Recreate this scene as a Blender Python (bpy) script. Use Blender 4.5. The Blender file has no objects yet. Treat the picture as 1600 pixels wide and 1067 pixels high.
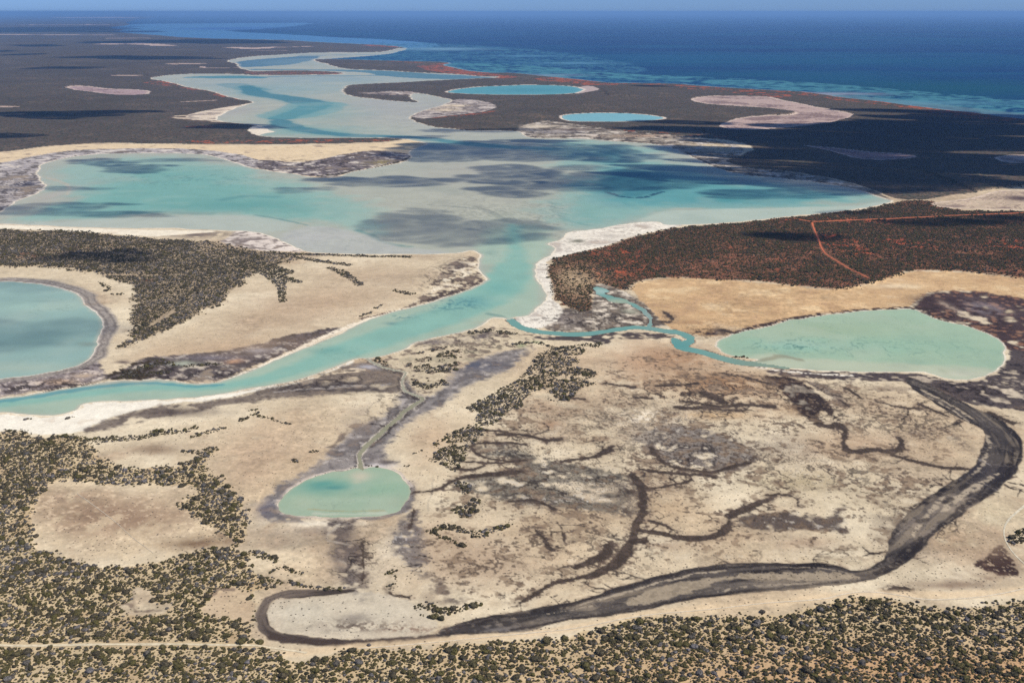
import bpy, math, random
import numpy as np
from mathutils import Vector

random.seed(7)
SC = bpy.context.scene
COL = SC.collection

# ------------------------------------------------------------------ camera, sky, sun, exposure
H = 300.0                      # flying height in metres
FPX = 1570.0                   # focal length in photo pixels (photo is 1600 x 1067)
HORIZON = 19.0
TH = math.atan((533.5 - HORIZON) / FPX)
cam_d = bpy.data.cameras.new('camera')
cam_d.sensor_width = 36.0
cam_d.lens = 36.0 * FPX / 1600.0
cam_d.clip_start = 1.0
cam_d.clip_end = 2.0e6
cam = bpy.data.objects.new('camera', cam_d)
COL.objects.link(cam)
cam.location = (0, 0, H)
cam.rotation_euler = (math.pi / 2 - TH, 0, 0)
SC.camera = cam

SUN_EL = math.radians(50)
SUN_AZ = math.radians(113)     # clockwise from +Y (view direction): from the right, a little behind
world = bpy.data.worlds.new('World')
SC.world = world
world.use_nodes = True
nt = world.node_tree
bg = nt.nodes['Background']
sky = nt.nodes.new('ShaderNodeTexSky')
sky.sky_type = 'NISHITA'
sky.sun_disc = False
sky.sun_elevation = SUN_EL
sky.sun_rotation = SUN_AZ
sky.altitude = 0
sky.air_density = 1.0
sky.dust_density = 0.15
sky.ozone_density = 3.0
# a clean maritime sky: the band above the horizon is blue rather than white
wg = nt.nodes.new('ShaderNodeNewGeometry'); sep = nt.nodes.new('ShaderNodeSeparateXYZ'); mr = nt.nodes.new('ShaderNodeMapRange'); mixw = nt.nodes.new('ShaderNodeMix')
tcw = nt.nodes.new('ShaderNodeTexCoord')
nt.links.new(tcw.outputs['Generated'], sep.inputs[0]); nt.links.new(sep.outputs[2], mr.inputs['Value'])
mr.interpolation_type = 'SMOOTHSTEP'; mr.inputs['From Min'].default_value = 0.0; mr.inputs['From Max'].default_value = .45
mixw.data_type = 'RGBA'; nt.links.new(mr.outputs[0], mixw.inputs[0]); mixw.inputs[6].default_value = (.41, .74, 1.72, 1); mixw.inputs[7].default_value = (.76, .92, 1.18, 1)
mulw = nt.nodes.new('ShaderNodeMix'); mulw.data_type = 'RGBA'; mulw.blend_type = 'MULTIPLY'; mulw.inputs[0].default_value = 1
nt.links.new(sky.outputs[0], mulw.inputs[6]); nt.links.new(mixw.outputs[2], mulw.inputs[7])
nt.nodes.remove(wg)
nt.links.new(mulw.outputs[2], bg.inputs[0])
bg.inputs[1].default_value = 0.075
sun_d = bpy.data.lights.new('sun', 'SUN')
sun_d.energy = 4.7
sun_d.angle = math.radians(0.5)
sun_d.color = (1.0, 0.955, 0.87)
sun = bpy.data.objects.new('sun', sun_d)
COL.objects.link(sun)
SDIR = Vector((math.sin(SUN_AZ) * math.cos(SUN_EL), math.cos(SUN_AZ) * math.cos(SUN_EL), math.sin(SUN_EL)))
sun.rotation_euler = SDIR.to_track_quat('Z', 'Y').to_euler()
sun.location = SDIR * 3000
SC.view_settings.view_transform = 'Standard'
SC.view_settings.look = 'None'
SC.view_settings.gamma = 1
SC.view_settings.exposure = 0.0
SC.cycles.max_bounces = 5
SC.cycles.diffuse_bounces = 2
SC.cycles.volume_bounces = 0
SC.cycles.transparent_max_bounces = 96
SC.cycles.use_denoising = False

# ------------------------------------------------------------------ helpers
CT, ST = math.cos(TH), math.sin(TH)

def unproj(P):
    """photo points -> ground points (metres)"""
    P = np.atleast_2d(np.array(P, dtype=np.float64))
    xn = (P[:, 0] - 800.0) / FPX
    yn = (533.5 - P[:, 1]) / FPX
    dz = np.minimum(yn * CT - ST, -0.0007)
    t = -H / dz
    return np.stack([xn * t, (CT + yn * ST) * t], 1)

def img_y(Y):
    """photo row of a ground distance"""
    return 533.5 + FPX * math.tan(math.atan2(H, Y) - TH)

def chaikin(P, n=1, closed=True):
    for _ in range(n):
        Q = np.roll(P, -1, 0)
        if not closed:
            A, B = P[:-1], P[1:]
            N = np.empty((2 * len(A), P.shape[1]))
            N[0::2] = .75 * A + .25 * B
            N[1::2] = .25 * A + .75 * B
            P = np.vstack([P[:1], N, P[-1:]])
        else:
            N = np.empty((2 * len(P), P.shape[1]))
            N[0::2] = .75 * P + .25 * Q
            N[1::2] = .25 * P + .75 * Q
            P = N
    return P

RNG = np.random.RandomState(11)
TAB = [RNG.rand(512, 512).astype(np.float32) * 2 - 1 for _ in range(4)]

def vnoise(X, Y, lam, seed):
    ang = 0.6 * seed + lam * .37
    c, s_ = math.cos(ang), math.sin(ang)
    u = (X * c - Y * s_) / lam + 71.3 * seed
    v = (X * s_ + Y * c) / lam + 13.7 * seed
    iu, iv = np.floor(u), np.floor(v)
    fu = (u - iu).astype(np.float32); fv = (v - iv).astype(np.float32)
    fu = fu * fu * (3 - 2 * fu); fv = fv * fv * (3 - 2 * fv)
    a = iu.astype(np.int64) & 511; b = iv.astype(np.int64) & 511
    a1 = (a + 1) & 511; b1 = (b + 1) & 511
    T = TAB[seed % 4]
    return (T[a, b] * (1 - fu) + T[a1, b] * fu) * (1 - fv) + (T[a, b1] * (1 - fu) + T[a1, b1] * fu) * fv

def S(x, lo, hi):
    t = np.clip((x - lo) / (hi - lo), 0, 1)
    return t * t * (3 - 2 * t)

class Field:
    """a set of ground points on which land cover is evaluated"""
    def __init__(self, X, Y, kmax=15):
        self.X0, self.Y0 = X, Y
        d = np.sqrt(X * X + Y * Y + H * H)
        self.s = (d / FPX).astype(np.float32)
        self.lam = [2.0 ** j for j in range(kmax)]
        self.N = [vnoise(X, Y, l, 1) for l in self.lam]
        ls = np.log2(self.s)
        self.ls = ls
        wx = np.zeros_like(self.s); wy = np.zeros_like(self.s)
        for j, l in enumerate(self.lam):
            q = j - ls
            w = np.clip(1 - np.abs(q - 3.6) / 2.4, 0, 1) * l * 0.13
            m = w > 0
            if not m.any(): continue
            wx[m] += w[m] * vnoise(X[m], Y[m], l, 2)
            wy[m] += w[m] * vnoise(X[m], Y[m], l, 3)
        self.X = X + wx; self.Y = Y + wy
        self.cache = {}
    def T(self, k):
        """noise whose grain is about k photo pixels wide"""
        if k in self.cache: return self.cache[k]
        c = math.log2(k)
        out = np.zeros_like(self.s); nn = np.zeros_like(self.s)
        for j in range(len(self.lam)):
            w = np.clip(1 - np.abs(j - self.ls - c) / 1.3, 0, 1)
            out += w * self.N[j]; nn += w * w
        out /= np.sqrt(np.maximum(nn, 1e-6)) 
        out *= 1.25
        self.cache[k] = out
        return out
    def sd(self, poly, closed=True, smooth=1, reach=30):
        """signed distance in metres, + inside"""
        P = chaikin(unproj(poly), smooth)
        reach_m = None
        lo, hi = P.min(0), P.max(0)
        sc = math.hypot(hi[0] if abs(hi[0]) > abs(lo[0]) else lo[0], hi[1])
        smax = max(math.hypot(sc, H) / FPX, .2)
        mg = reach * min(smax, 12)
        idx = np.nonzero((self.X > lo[0] - mg) & (self.X < hi[0] + mg) & (self.Y > lo[1] - mg) & (self.Y < hi[1] + mg))[0]
        out = np.full(self.X.shape, -1e6, np.float32)
        if len(idx) == 0: return out
        x = self.X[idx]; y = self.Y[idx]
        D = np.full(x.shape, 1e18); ins = np.zeros(x.shape, bool)
        n = len(P)
        for i in range(n):
            ax, ay = P[i]; bx, by = P[(i + 1) % n]
            ex, ey = bx - ax, by - ay
            L = ex * ex + ey * ey
            if L < 1e-9: continue
            px = x - ax; py = y - ay
            t = np.clip((px * ex + py * ey) / L, 0, 1)
            dx = px - t * ex; dy = py - t * ey
            np.minimum(D, dx * dx + dy * dy, out=D)
            if ay != by:
                c = (ay > y) != (by > y)
                ins ^= c & (x < ex * (y - ay) / (by - ay) + ax)
        D = np.sqrt(D)
        out[idx] = np.where(ins, D, -D)
        return out
    def line(self, pts, w, reach=30):
        """signed distance to a stroke, + inside. w = thickness seen in photo pixels (one or per point)"""
        P = np.array(pts, float)
        Wd = np.full(len(P), float(w)) if np.isscalar(w) else np.interp(np.linspace(0, 1, len(P)), np.linspace(0, 1, len(w)), w)
        Q = chaikin(np.column_stack([P, Wd]), 1, False)
        G = unproj(Q[:, :2])
        dist = np.sqrt((G ** 2).sum(1) + H * H)
        s = dist / FPX; sn = H / dist
        rad = []
        for i in range(len(Q) - 1):
            dx, dy = Q[i + 1, 0] - Q[i, 0], (Q[i + 1, 1] - Q[i, 1])
            l = math.hypot(dx, dy) + 1e-9
            k = math.sqrt((dy / l) ** 2 + (dx / l / sn[i]) ** 2)
            rad.append((Q[i, 2] * s[i] * k / 2, Q[i + 1, 2] * s[i + 1] * k / 2))
        lo, hi = G.min(0), G.max(0)
        mg = reach * s.max() + max(max(r) for r in rad)
        idx = np.nonzero((self.X > lo[0] - mg) & (self.X < hi[0] + mg) & (self.Y > lo[1] - mg) & (self.Y < hi[1] + mg))[0]
        out = np.full(self.X.shape, -1e6, np.float32)
        if len(idx) == 0: return out
        x = self.X[idx]; y = self.Y[idx]
        best = np.full(x.shape, -1e6)
        for i in range(len(G) - 1):
            ax, ay = G[i]; ex, ey = G[i + 1] - G[i]
            L = ex * ex + ey * ey + 1e-9
            px = x - ax; py = y - ay
            t = np.clip((px * ex + py * ey) / L, 0, 1)
            d = np.hypot(px - t * ex, py - t * ey)
            np.maximum(best, rad[i][0] + (rad[i][1] - rad[i][0]) * t - d, out=best)
        out[idx] = best
        return out
    def flow(self, pts, idx):
        """streaky noise that follows a stream: distance along and across it feed the noise"""
        G = chaikin(unproj(pts), 2, False)
        x = self.X0[idx]; y = self.Y0[idx]
        best = np.full(x.shape, 1e18); al = np.zeros(x.shape); ac = np.zeros(x.shape); cum = 0
        for i in range(len(G) - 1):
            ax, ay = G[i]; ex, ey = G[i + 1] - G[i]
            L = math.hypot(ex, ey) + 1e-9
            px = x - ax; py = y - ay
            t = np.clip((px * ex + py * ey) / L / L, 0, 1)
            d2 = (px - t * ex) ** 2 + (py - t * ey) ** 2
            m = d2 < best
            best[m] = d2[m]; al[m] = cum + t[m] * L; ac[m] = ((px * ey - py * ex) / L)[m]
            cum += L
        s = self.s[idx]
        ac = ac + 2.0 * s * self.T(30)[idx]
        return vnoise(al * .10, ac, 1.6, 1), vnoise(al * .09, ac, 4.2, 2), vnoise(al * .12, ac, 10., 3)
    def blob(self, cx, cy, rx, ry):
        """0..1 soft round patch"""
        a = unproj([(cx, cy), (cx, cy - ry), (cx, cy + ry)])
        d = math.hypot(a[0, 1], H); d = math.hypot(d, a[0, 0])
        w = rx * d / FPX
        c = (a[1, 1] + a[2, 1]) / 2; hb = (a[1, 1] - a[2, 1]) / 2
        out = np.zeros(self.X.shape, np.float32)
        near = np.nonzero((np.abs(self.Y - c) < 2.6 * hb) & (np.abs(self.X - a[0, 0] * c / a[0, 1]) < 2.8 * w))[0]
        r2 = ((self.X[near] - a[0, 0] * c / a[0, 1]) / w) ** 2 + ((self.Y[near] - c) / hb) ** 2
        r2 = r2 * (1 + .35 * self.T(20)[near])
        out[near] = np.exp(-1.3 * np.maximum(r2, 0))
        return out

def lin(c):
    c = np.array(c, float) / 255.0
    return np.where(c <= 0.04045, c / 12.92, ((c + 0.055) / 1.055) ** 2.4)

ALB = 0.86
def C(r, g, b): return (lin((r, g, b)) * ALB).astype(np.float32)

# ------------------------------------------------------------------ traced outlines (photo points, put on the ground by unproj)
LAGOON = [(626,75),(606,81.5),(560,82.5),(520,82.5),(480,83),(440,86),(400,88),(375,91),(352,96),(374,100),(373,105),(386,110),(400,112),
 (460,110),(520,112),(545,115.5),(520,116.8),(460,117.5),(400,118),(370,116),(320,115.5),(280,116.5),(255,119),(233,123),
 (255,126),(275,131),(300,138),(335,143),(350,149),(372,155),(395,158.5),(398,161),(370,168),(350,178),(335,187),(350,191),(400,195),
 (415,199),(418,204),(432,206),(412,209),(405,213),(440,215),(500,216),(560,215.5),(620,216),(640,219),(660,222),(672,226),(650,231),(640,240),
 (646,246),(630,254),(600,260),(570,265),(546,270),(535,276),(520,279),(500,279),(480,276),(450,271),(425,268),(400,264),(385,261),(370,256),
 (355,250),(338,246),(320,242),(290,240),(250,240),(200,240),(150,241),(110,246),(75,254),(62,260),(60,273),(75,292),(60,302),(30,313),(10,325),
 (0,333),(-60,352),(-20,349),(40,351),(100,354),(150,356),(200,357),(260,356),(300,358),(350,360),(400,362),(420,368),(445,377),(455,384),(480,394),
 (520,396),(600,397),(680,397),(720,395),(735,391),(745,392),(752,399),(750,410),(749,420),(757,430),(764,436),(755,443),(735,453),(700,464),
 (660,476),(635,483),(605,490),(575,501),(550,512),(525,525),(500,535),(475,545),(450,555),(425,565),(400,577),(362,590),(337,599),(300,600),
 (262,594),(212,594),(175,596),(125,604),(75,612),(25,620),(0,622),(-80,632),(-160,640),(-80,650),(0,643),(37,647),(75,650),(105,645),(120,640),
 (127,630),(150,627),(200,626),(250,624),(300,622),(337,617),(375,609),(400,605),(437,600),(475,591),(512,577),(540,566),(555,560),(575,560),
 (600,556),(630,547),(642,537),(675,529),(725,517),(745,512),(755,505),(767,495),(790,497),(800,506),(806,503),(797,499),(802,496),(815,495),(832,490),
 (845,475),(857,467),(850,452),(840,440),(837,435),(835,420),(845,405),(865,397),(867,385),(850,381),(875,375),(885,362),(925,360),
 (975,350),(1012,346),(1032,347),(1040,352),(1075,351),(1125,349),(1162,346),(1200,342),(1250,336),(1300,332),(1337,327),(1375,321),(1397,315),
 (1375,309),(1350,300),(1312,291),(1275,285),(1237,281),(1200,277),(1160,274),(1125,265),(1100,255),(1075,243),(1050,232),(1025,226),(1000,224),
 (962,221),(925,218),(900,217),(862,217),(830,216),(820,212),(810,206),(800,205),(775,205),(737,205),(700,201),(675,199),(650,191),(637,186),
 (640,180),(662,172),(695,164),(707,157),(695,154.5),(675,150),(662,147),(645,146),(640,150),(650,158),(660,160),(635,160),(600,157),(575,154),(550,151),
 (535,146),(534,140),(540,135),(550,132),(600,130),(625,129),(675,126),(750,122.5),(777,122),(775,120),(750,120),(712,116),(650,114),(612,111),
 (575,109.5),(550,109),(525,106),(512,101),(500,98),(488,94.5),(492,93),(560,89),(612,84),(640,76)]
SEA = [(-3000,19.4),(-100,20),(130,20.5),(200,23),(250,27),(215,31),(195,36),(205,40),(165,43.5),(200,47),(172,50),(240,55),(300,60),(400,62),(450,63),(500,66.5),
 (560,69),(600,71),(626,73.5),(636,76),(612,84),(560,89),(492,93),(530,92.6),(600,95),(680,96.5),(706,98.5),(690,102),(708,106),(730,111),(760,114),
 (800,114),(840,118),(880,122),(920,126),(950,130),(1000,130),(1060,131),(1100,135),(1150,138),(1200,141),(1250,143),(1275,146),(1320,153),(1370,158),
 (1430,166),(1480,172),(1530,177),(1560,182),(1600,186),(1700,198),(2400,290),(5000,500),(5000,19.4)]
POND_W = [(0,440),(25,440),(62,444),(87,449),(112,456),(125,462),(132,474),(140,481),(152,490),(160,502),(162,512),(157,522),(150,530),(148,547),(145,557),
 (125,569),(100,577),(62,585),(0,592),(-120,600),(-200,520),(-120,446)]
POND_E = [(1117,540),(1125,530),(1137,526),(1162,517),(1200,511),(1225,504),(1237,500),(1275,495),(1312,490),(1350,485),(1400,483),(1425,483),(1445,490),
 (1465,500),(1512,510),(1537,520),(1562,532),(1572,542),(1565,552),(1570,562),(1565,571),(1545,585),(1520,592),(1480,592),(1460,585),(1442,580),
 (1412,581),(1375,581),(1325,580),(1275,578),(1225,575),(1200,571),(1175,566),(1190,561),(1170,559),(1150,556),(1132,552)]
POND_S = [(435,787),(437,780),(450,767),(475,750),(500,741),(517,737),(540,736),(556,731),(570,733),(580,729),(600,730),(617,737),(632,750),(641,762),(640,775),
 (632,787),(620,800),(600,805),(575,807),(525,808),(487,807),(450,804),(436,799)]
POND_A = [(698,144),(712,140),(750,136),(800,134),(825,133),(875,134),(900,136),(910,140),(907,143),(895,146.5),(850,148),(800,148),(775,148),(715,146.5)]
POND_B = [(875,182),(887,179),(925,177),(975,177),(1012,180),(1040,184),(1025,188),(975,190),(912,190),(885,189)]
CREEK = [(572,560),(590,571),(612,578),(628,580),(636,583),(629,590),(627,602),(632,611),(645,615),(655,620),(661,625),(650,631),(635,640),(620,655),(605,668),(590,680),(572,695),(563,710),(561,722),(567,736)]
CHANNEL = [(798,500),(812,511),(830,517),(850,520),(900,523),(930,521),(960,515),(985,511.5),(1010,512.5),(1040,518),(1060,519.5),(1075,525),(1079,532),(1070,538),(1064,541),(1070,545),(1100,551),(1130,560),(1160,567),(1200,570),(1225,573)]
BRANCH = [(1012,513),(1018,505),(1016,495),(1003,483),(985,474),(962,468),(940,461),(930,450)]

def water_sd(f):
    """signed distances to every water body; order fixed"""
    out = {}
    out['sea'] = f.sd(SEA)
    out['lagoon'] = f.sd(LAGOON)
    out['west_pond'] = f.sd(POND_W)
    out['east_pond'] = f.sd(POND_E)
    out['small_pond'] = f.sd(POND_S)
    out['far_pond'] = f.sd(POND_A)
    out['round_pond'] = f.sd(POND_B)
    out['creek'] = f.line(CREEK, [1.4, 1.4, 1.4, 1.6, 1.8, 1.8, 2, 2.4, 2.8, 3.2, 3.6, 4, 4.6, 7])
    out['channel'] = np.maximum(np.maximum(f.line(CHANNEL, [6, 6, 6, 5, 5, 6, 6, 7, 7, 7, 7]), f.line(BRANCH, [3, 3.4, 3.2, 2.6, 3, 4, 3])),
                                np.maximum(f.sd([(1046,528),(1060,529),(1070,535),(1072,543),(1060,543),(1052,536)]),
                                           np.maximum(f.sd([(929,447),(945,450),(955,456),(935,459),(930,454)]), f.sd([(948,466),(965,464),(985,470),(978,474),(952,472)]))))
    return out

FAR_SCRUB = [(-4000,600),(-800,275),(0,239),(50,232),(100,227),(160,224),(230,225),(300,226),(400,227),(480,226),(560,224),(615,221),(640,216),(700,203),(760,207),
 (800,208),(860,197),(960,206),(1010,210),(1060,213),(1110,217),(1150,222),(1185,232),(1150,246),(1128,252),(1165,263),(1240,269),(1300,279),(1350,291),(1397,311),(1425,313),
 (1460,311),(1530,300),(1600,292),(1800,290),(5000,560),(9000,19.4),(-9000,19.4)]
V_SW = [(-900,660),(0,672),(40,675),(55,687),(100,682),(130,684),(135,693),(145,700),(150,712),(165,722),(185,732),(215,734),(250,731),(280,728),(300,722),(315,715),
 (327,704),(334,702),(332,710),(320,720),(322,735),(345,752),(358,765),(372,778),(380,795),(384,815),(384,840),(374,853),(360,861),(385,868),(398,862),(402,866),(385,872),(388,887),(400,896),
 (412,905),(426,912),(410,925),(392,925),(398,940),(396,965),(388,980),(392,1003),(415,1014),(400,1030),(-900,1030)]
FLAT_SW = [(75,757),(100,752),(125,754),(150,756),(170,761),(195,755),(212,760),(237,756),(262,760),(290,757),(312,765),(302,775),(284,785),(278,793),(300,803),(335,828),
 (362,842),(374,849),(350,860),(312,861),(287,866),(267,875),(237,882),(195,885),(162,888),(125,882),(95,875),(80,862),(57,860),(50,850),(54,830),(50,805),(55,795),(65,780),(62,768)]
CLEAR1 = [(318,955),(325,943),(345,922),(372,917),(395,933),(399,965),(385,977),(360,968),(335,967)]
CLEAR2 = [(180,948),(203,940),(205,922),(218,917),(236,922),(242,948),(268,940),(270,950),(245,963),(200,965)]
V_S = [(-900,1012),(400,1012),(425,1018),(450,1032),(470,1042),(490,1034),(520,1027),(540,1018),(575,1015),(620,1018),(660,1015),(700,1008),(740,1008),(790,1001),(860,1003),(885,998),
 (905,988),(935,988),(950,980),(970,972),(1000,963),(1040,963),(1080,966),(1130,965),(1200,963),(1250,955),(1260,948),(1290,947),(1320,936),(1350,932),(1380,936),(1420,945),
 (1460,952),(1500,953),(1540,950),(1560,943),(1600,941),(2400,925),(3000,1500),(-2000,1500)]
V_W = [(-600,355),(0,359),(25,359),(50,362),(100,361),(137,363),(175,370),(212,370),(237,373),(275,376),(300,379),(337,380),(362,387),(395,394),(425,394),(455,398),(470,404),(450,410),
 (430,416),(420,425),(400,424),(390,432),(382,437),(376,446),(355,457),(350,475),(325,482),(300,497),(262,515),(237,527),(207,537),(190,546),(187,541),(205,531),(200,521),(222,511),
 (205,507),(207,487),(212,477),(207,470),(212,455),(200,445),(175,435),(162,432),(140,426),(100,420),(0,418),(-600,410)]
CLEAR3 = [(235,506),(255,492),(278,482),(272,492),(250,506),(232,514)]
V_E = [(1397,317),(1375,323),(1337,329),(1300,334),(1250,338),(1200,344),(1125,351),(1075,355),(1045,358),(1025,363),(1000,368),(980,374),(960,383),(925,391),(900,397),(875,402),
 (862,409),(856,420),(858,435),(863,450),(868,467),(885,478),(897,484),(900,497),(920,488),(929,477),(925,462),(928,446),(940,444),(960,450),(978,455),(988,444),(1000,438),(1050,434),
 (1100,436),(1137,439),(1200,440),(1225,446),(1275,451),(1312,455),(1350,447),(1380,440),(1407,432),(1416,425),(1450,422),(1500,425),(1550,430),(1600,437),(2500,520),(2500,330),
 (1600,331),(1520,331),(1480,328),(1457,322),(1462,317),(1430,313)]
STRIP = [(668,722),(672,712),(690,703),(674,697),(690,685),(720,672),(745,655),(752,645),(728,643),(735,632),(760,622),(800,600),(830,577),(833,557),(860,545),(900,540),(945,535),(930,548),
 (892,560),(908,566),(890,573),(930,580),(934,589),(910,600),(925,598),(905,606),(900,616),(890,626),(880,632),(855,625),(850,616),(868,606),(835,612),(820,625),(815,640),(800,641),
 (790,648),(775,660),(750,685),(735,700),(722,722),(715,740),(700,735),(690,725)]
CLUMPS = [  # small rows and clumps of shrubs: points, thickness
 ([(720,757),(732,762),(725,772)],8),([(716,798),(735,790),(745,783),(742,800),(725,805)],9),([(672,832),(688,824),(715,828),(745,834),(770,829),(795,822)],7),
 ([(680,836),(700,843),(725,855)],4),([(745,838),(755,838)],7),([(400,649),(425,656),(454,664)],2.4),([(400,866),(418,871),(433,876)],6),([(425,893),(432,890),(445,888),(470,897)],4.5),
 ([(400,912),(415,910),(426,914)],15),([(455,910),(465,915),(475,919),(500,920),(535,922)],4.5),([(657,950),(668,946),(685,955),(700,958),(745,946)],9),([(660,962),(690,968)],3),
 ([(606,898),(613,894),(622,904)],6),([(608,917),(614,915),(622,910)],4),([(137,694),(142,690),(150,689)],7),([(152,693),(168,686),(172,688)],7),([(176,689),(200,687),(226,684)],7),
 ([(235,681),(245,676),(267,676)],7),([(275,677),(290,676)],5),([(303,682),(325,677),(348,671)],5),([(297,671),(308,669)],3),([(376,658),(388,652),(402,645)],2.5),([(390,642),(399,641)],2.5),
 ([(290,708),(300,708)],4.5),([(290,725),(312,718),(320,712)],5),([(316,708),(332,704)],8),([(1576,850),(1590,844),(1606,830)],8),([(470,404),(500,410),(545,415)],3),([(518,420),(545,432),(562,446)],4),
 ([(405,418),(432,430),(440,448),(443,472)],10),([(440,435),(465,441)],4),([(430,420),(450,427)],5),([(618,455),(642,460)],3),([(430,398),(520,399),(640,402)],3),([(585,483),(596,478)],2),
 ([(565,496),(580,489)],1.5),([(657,575),(680,580),(702,578)],6),([(688,556),(700,551),(712,560)],3),([(735,520),(762,517)],4),([(780,520),(800,522)],4),([(650,600),(670,606),(694,602)],6),
 ([(590,561),(602,572)],4),([(458,720),(466,721)],4),([(490,707),(494,707)],4),([(646,710),(657,706)],2.5),([(637,729),(641,729)],3.5),([(190,590),(225,585),(262,583)],4),([(200,583),(235,572),(262,568)],5),
 ([(270,572),(300,573),(345,570)],2.5),([(232,566),(260,562)],2),([(36,657),(45,656)],1.5),([(105,655),(117,652)],1.5),([(157,442),(172,452),(166,456)],2.2),([(180,461),(190,461)],2.2),([(1120,553),(1140,560),(1180,571)],2),([(1150,559),(1172,558)],2.5),
 ([(1192,567),(1225,573)],2),([(900,605),(925,600)],6),([(865,567),(885,565)],4),([(800,540),(830,535),(870,545)],3),([(548,735),(560,728)],3),([(572,727),(600,731)],1.6)]

# mottles and stains of the flats ------------------------------------------------
G1 = [(400,613),(440,604),(475,595),(512,582),(545,569),(575,564),(610,578),(628,584),(625,600),(632,612),(615,615),(575,613),(520,617),(470,621),(430,625),(400,629),(340,636),(320,641),(260,652),(200,664),(160,675),(125,676),
 (150,664),(185,650),(235,637),(275,632),(330,628)]
G2 = [(640,584),(652,612),(670,622),(697,605),(700,587),(737,570),(770,552),(800,548),(830,540),(815,560),(800,577),(750,596),(720,608),(700,632),(652,650),(625,672),(605,695),(600,705),(606,718),(622,724),(600,729),(570,730),
 (540,736),(500,740),(465,752),(445,768),(436,785),(436,800),(450,808),(440,815),(420,812),(405,800),(412,785),(430,770),(440,757),(470,742),(507,722),(520,700),(532,690),(550,672),(587,655),(618,640),(625,612),(630,600)]
M1 = [(640,540),(700,522),(745,514),(800,512),(835,522),(835,545),(800,545),(760,550),(735,566),(700,582),(693,602),(680,612),(660,618),(645,608),(634,592),(636,580),(600,572),(598,562)]
M2 = [(-60,600),(0,596),(60,590),(125,573),(150,562),(156,574),(170,592),(125,602),(60,611),(0,620),(-60,628)]
M3 = [(155,592),(190,580),(220,562),(250,558),(300,553),(345,551),(400,540),(435,527),(500,517),(535,510),(522,522),(470,542),(400,570),(360,588),(330,598),(262,592),(200,593)]
M4 = [(600,492),(650,472),(670,450),(690,430),(700,415),(722,405),(740,400),(748,410),(748,422),(757,434),(740,448),(700,461),(660,474),(620,486)]
M5 = [(-100,268),(0,256),(40,247),(90,238),(150,234),(250,232),(320,234),(400,246),(410,264),(385,261),(370,256),(338,246),(320,242),(250,240),(150,241),(110,246),(75,254),(62,260),(60,273),(75,292),(60,302),(30,313),(10,325),(0,333),(-100,350)]
M6 = [(400,264),(398,250),(430,251),(460,255),(500,250),(540,241),(580,236),(620,238),(646,243),(640,249),(600,259),(570,264),(545,270),(520,278),(480,275),(440,269)]
M7 = [(803,205),(815,197),(850,189),(870,191),(880,192),(900,195),(960,204),(1010,209),(1060,213),(1100,218),(1140,224),(1165,232),(1152,246),(1130,252),(1160,262),(1200,266),(1240,270),(1300,280),(1350,292),(1400,315),(1375,311),(1300,291),
 (1240,282),(1160,275),(1125,266),(1100,256),(1075,244),(1050,233),(1000,225),(925,219),(830,217),(812,208)]
M8 = [(640,180),(660,173),(695,163),(712,155),(740,156),(770,162),(778,167),(765,174),(740,178),(700,182),(665,186),(645,185)]
M9 = [(560,146),(600,143.5),(640,143),(662,146.5),(643,149.5),(600,149),(575,147.5)]
M10 = [(840,505),(865,482),(895,482),(912,490),(928,478),(928,445),(940,443),(960,450),(990,463),(1010,480),(1030,500),(1040,512),(1000,508),(960,512),(920,518),(870,518),(845,512)]
M11 = [(1420,483),(1440,466),(1460,456),(1510,455),(1550,458),(1600,468),(1900,500),(1900,600),(1600,580),(1578,545),(1540,520),(1510,508),(1465,498),(1445,488)]
M13 = [(1190,575),(1300,582),(1412,583),(1445,585),(1480,597),(1520,597),(1550,588),(1575,570),(1578,545),(1600,550),(1900,590),(1900,665),(1600,643),(1560,638),(1512,632),(1490,625),(1440,606),(1412,596),(1350,596),(1300,592),(1200,588)]
DV = [(1190,588),(1205,587),(1245,592),(1290,622),(1306,648),(1300,652),(1284,640),(1276,648),(1290,666),(1272,661),(1243,642),(1222,612)]
DV2 = [(1250,594),(1275,597),(1310,612),(1325,632),(1312,640),(1300,622),(1270,606)]
P1 = [(98,137),(120,135),(145,136),(175,140),(207,140),(232,142),(240,145),(225,149),(200,150),(170,149),(150,145),(117,142)]
P2 = [(1079,156),(1095,152),(1125,150),(1200,151),(1212,155),(1250,162),(1287,170),(1320,176),(1337,181),(1317,189),(1287,195),(1225,200),(1200,202),(1162,204),(1132,201),(1121,197),(1137,190),(1162,184),(1200,181),(1232,181),(1242,177),(1232,174),(1200,169),(1162,167),(1112,164),(1087,160)]
P3 = [(1250,227),(1295,231),(1350,237),(1412,241),(1437,245),(1412,249),(1375,251),(1337,249),(1312,241),(1275,232)]
P4 = [(1551,247),(1562,244),(1600,242),(1680,243),(1680,256),(1600,256),(1570,255)]
P5 = [(1462,317),(1512,312),(1535,306),(1550,300),(1600,297),(1800,298),(1800,335),(1600,329),(1540,328),(1475,326),(1455,322)]
D1 = [(985,456),(995,440),(1050,434),(1137,439),(1225,446),(1312,456),(1380,440),(1415,425),(1500,425),(1600,437),(1900,462),(1900,505),(1600,475),(1550,460),(1510,456),(1460,456),(1440,466),(1425,480),(1400,481),(1312,488),(1237,498),(1170,514),(1120,528),(1080,522),(1040,512),(1010,480)]
W1 = [(-300,660),(0,646),(37,650),(75,653),(105,648),(122,641),(130,632),(150,629),(200,628),(300,624),(375,611),(400,607),(440,602),(475,593),(512,580),(540,568),(555,562),(545,570),(512,584),(475,597),(440,606),(400,611),(340,625),(275,631),(235,636),(185,650),(150,664),(125,677),(60,682),(0,674),(-300,676)]
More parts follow.
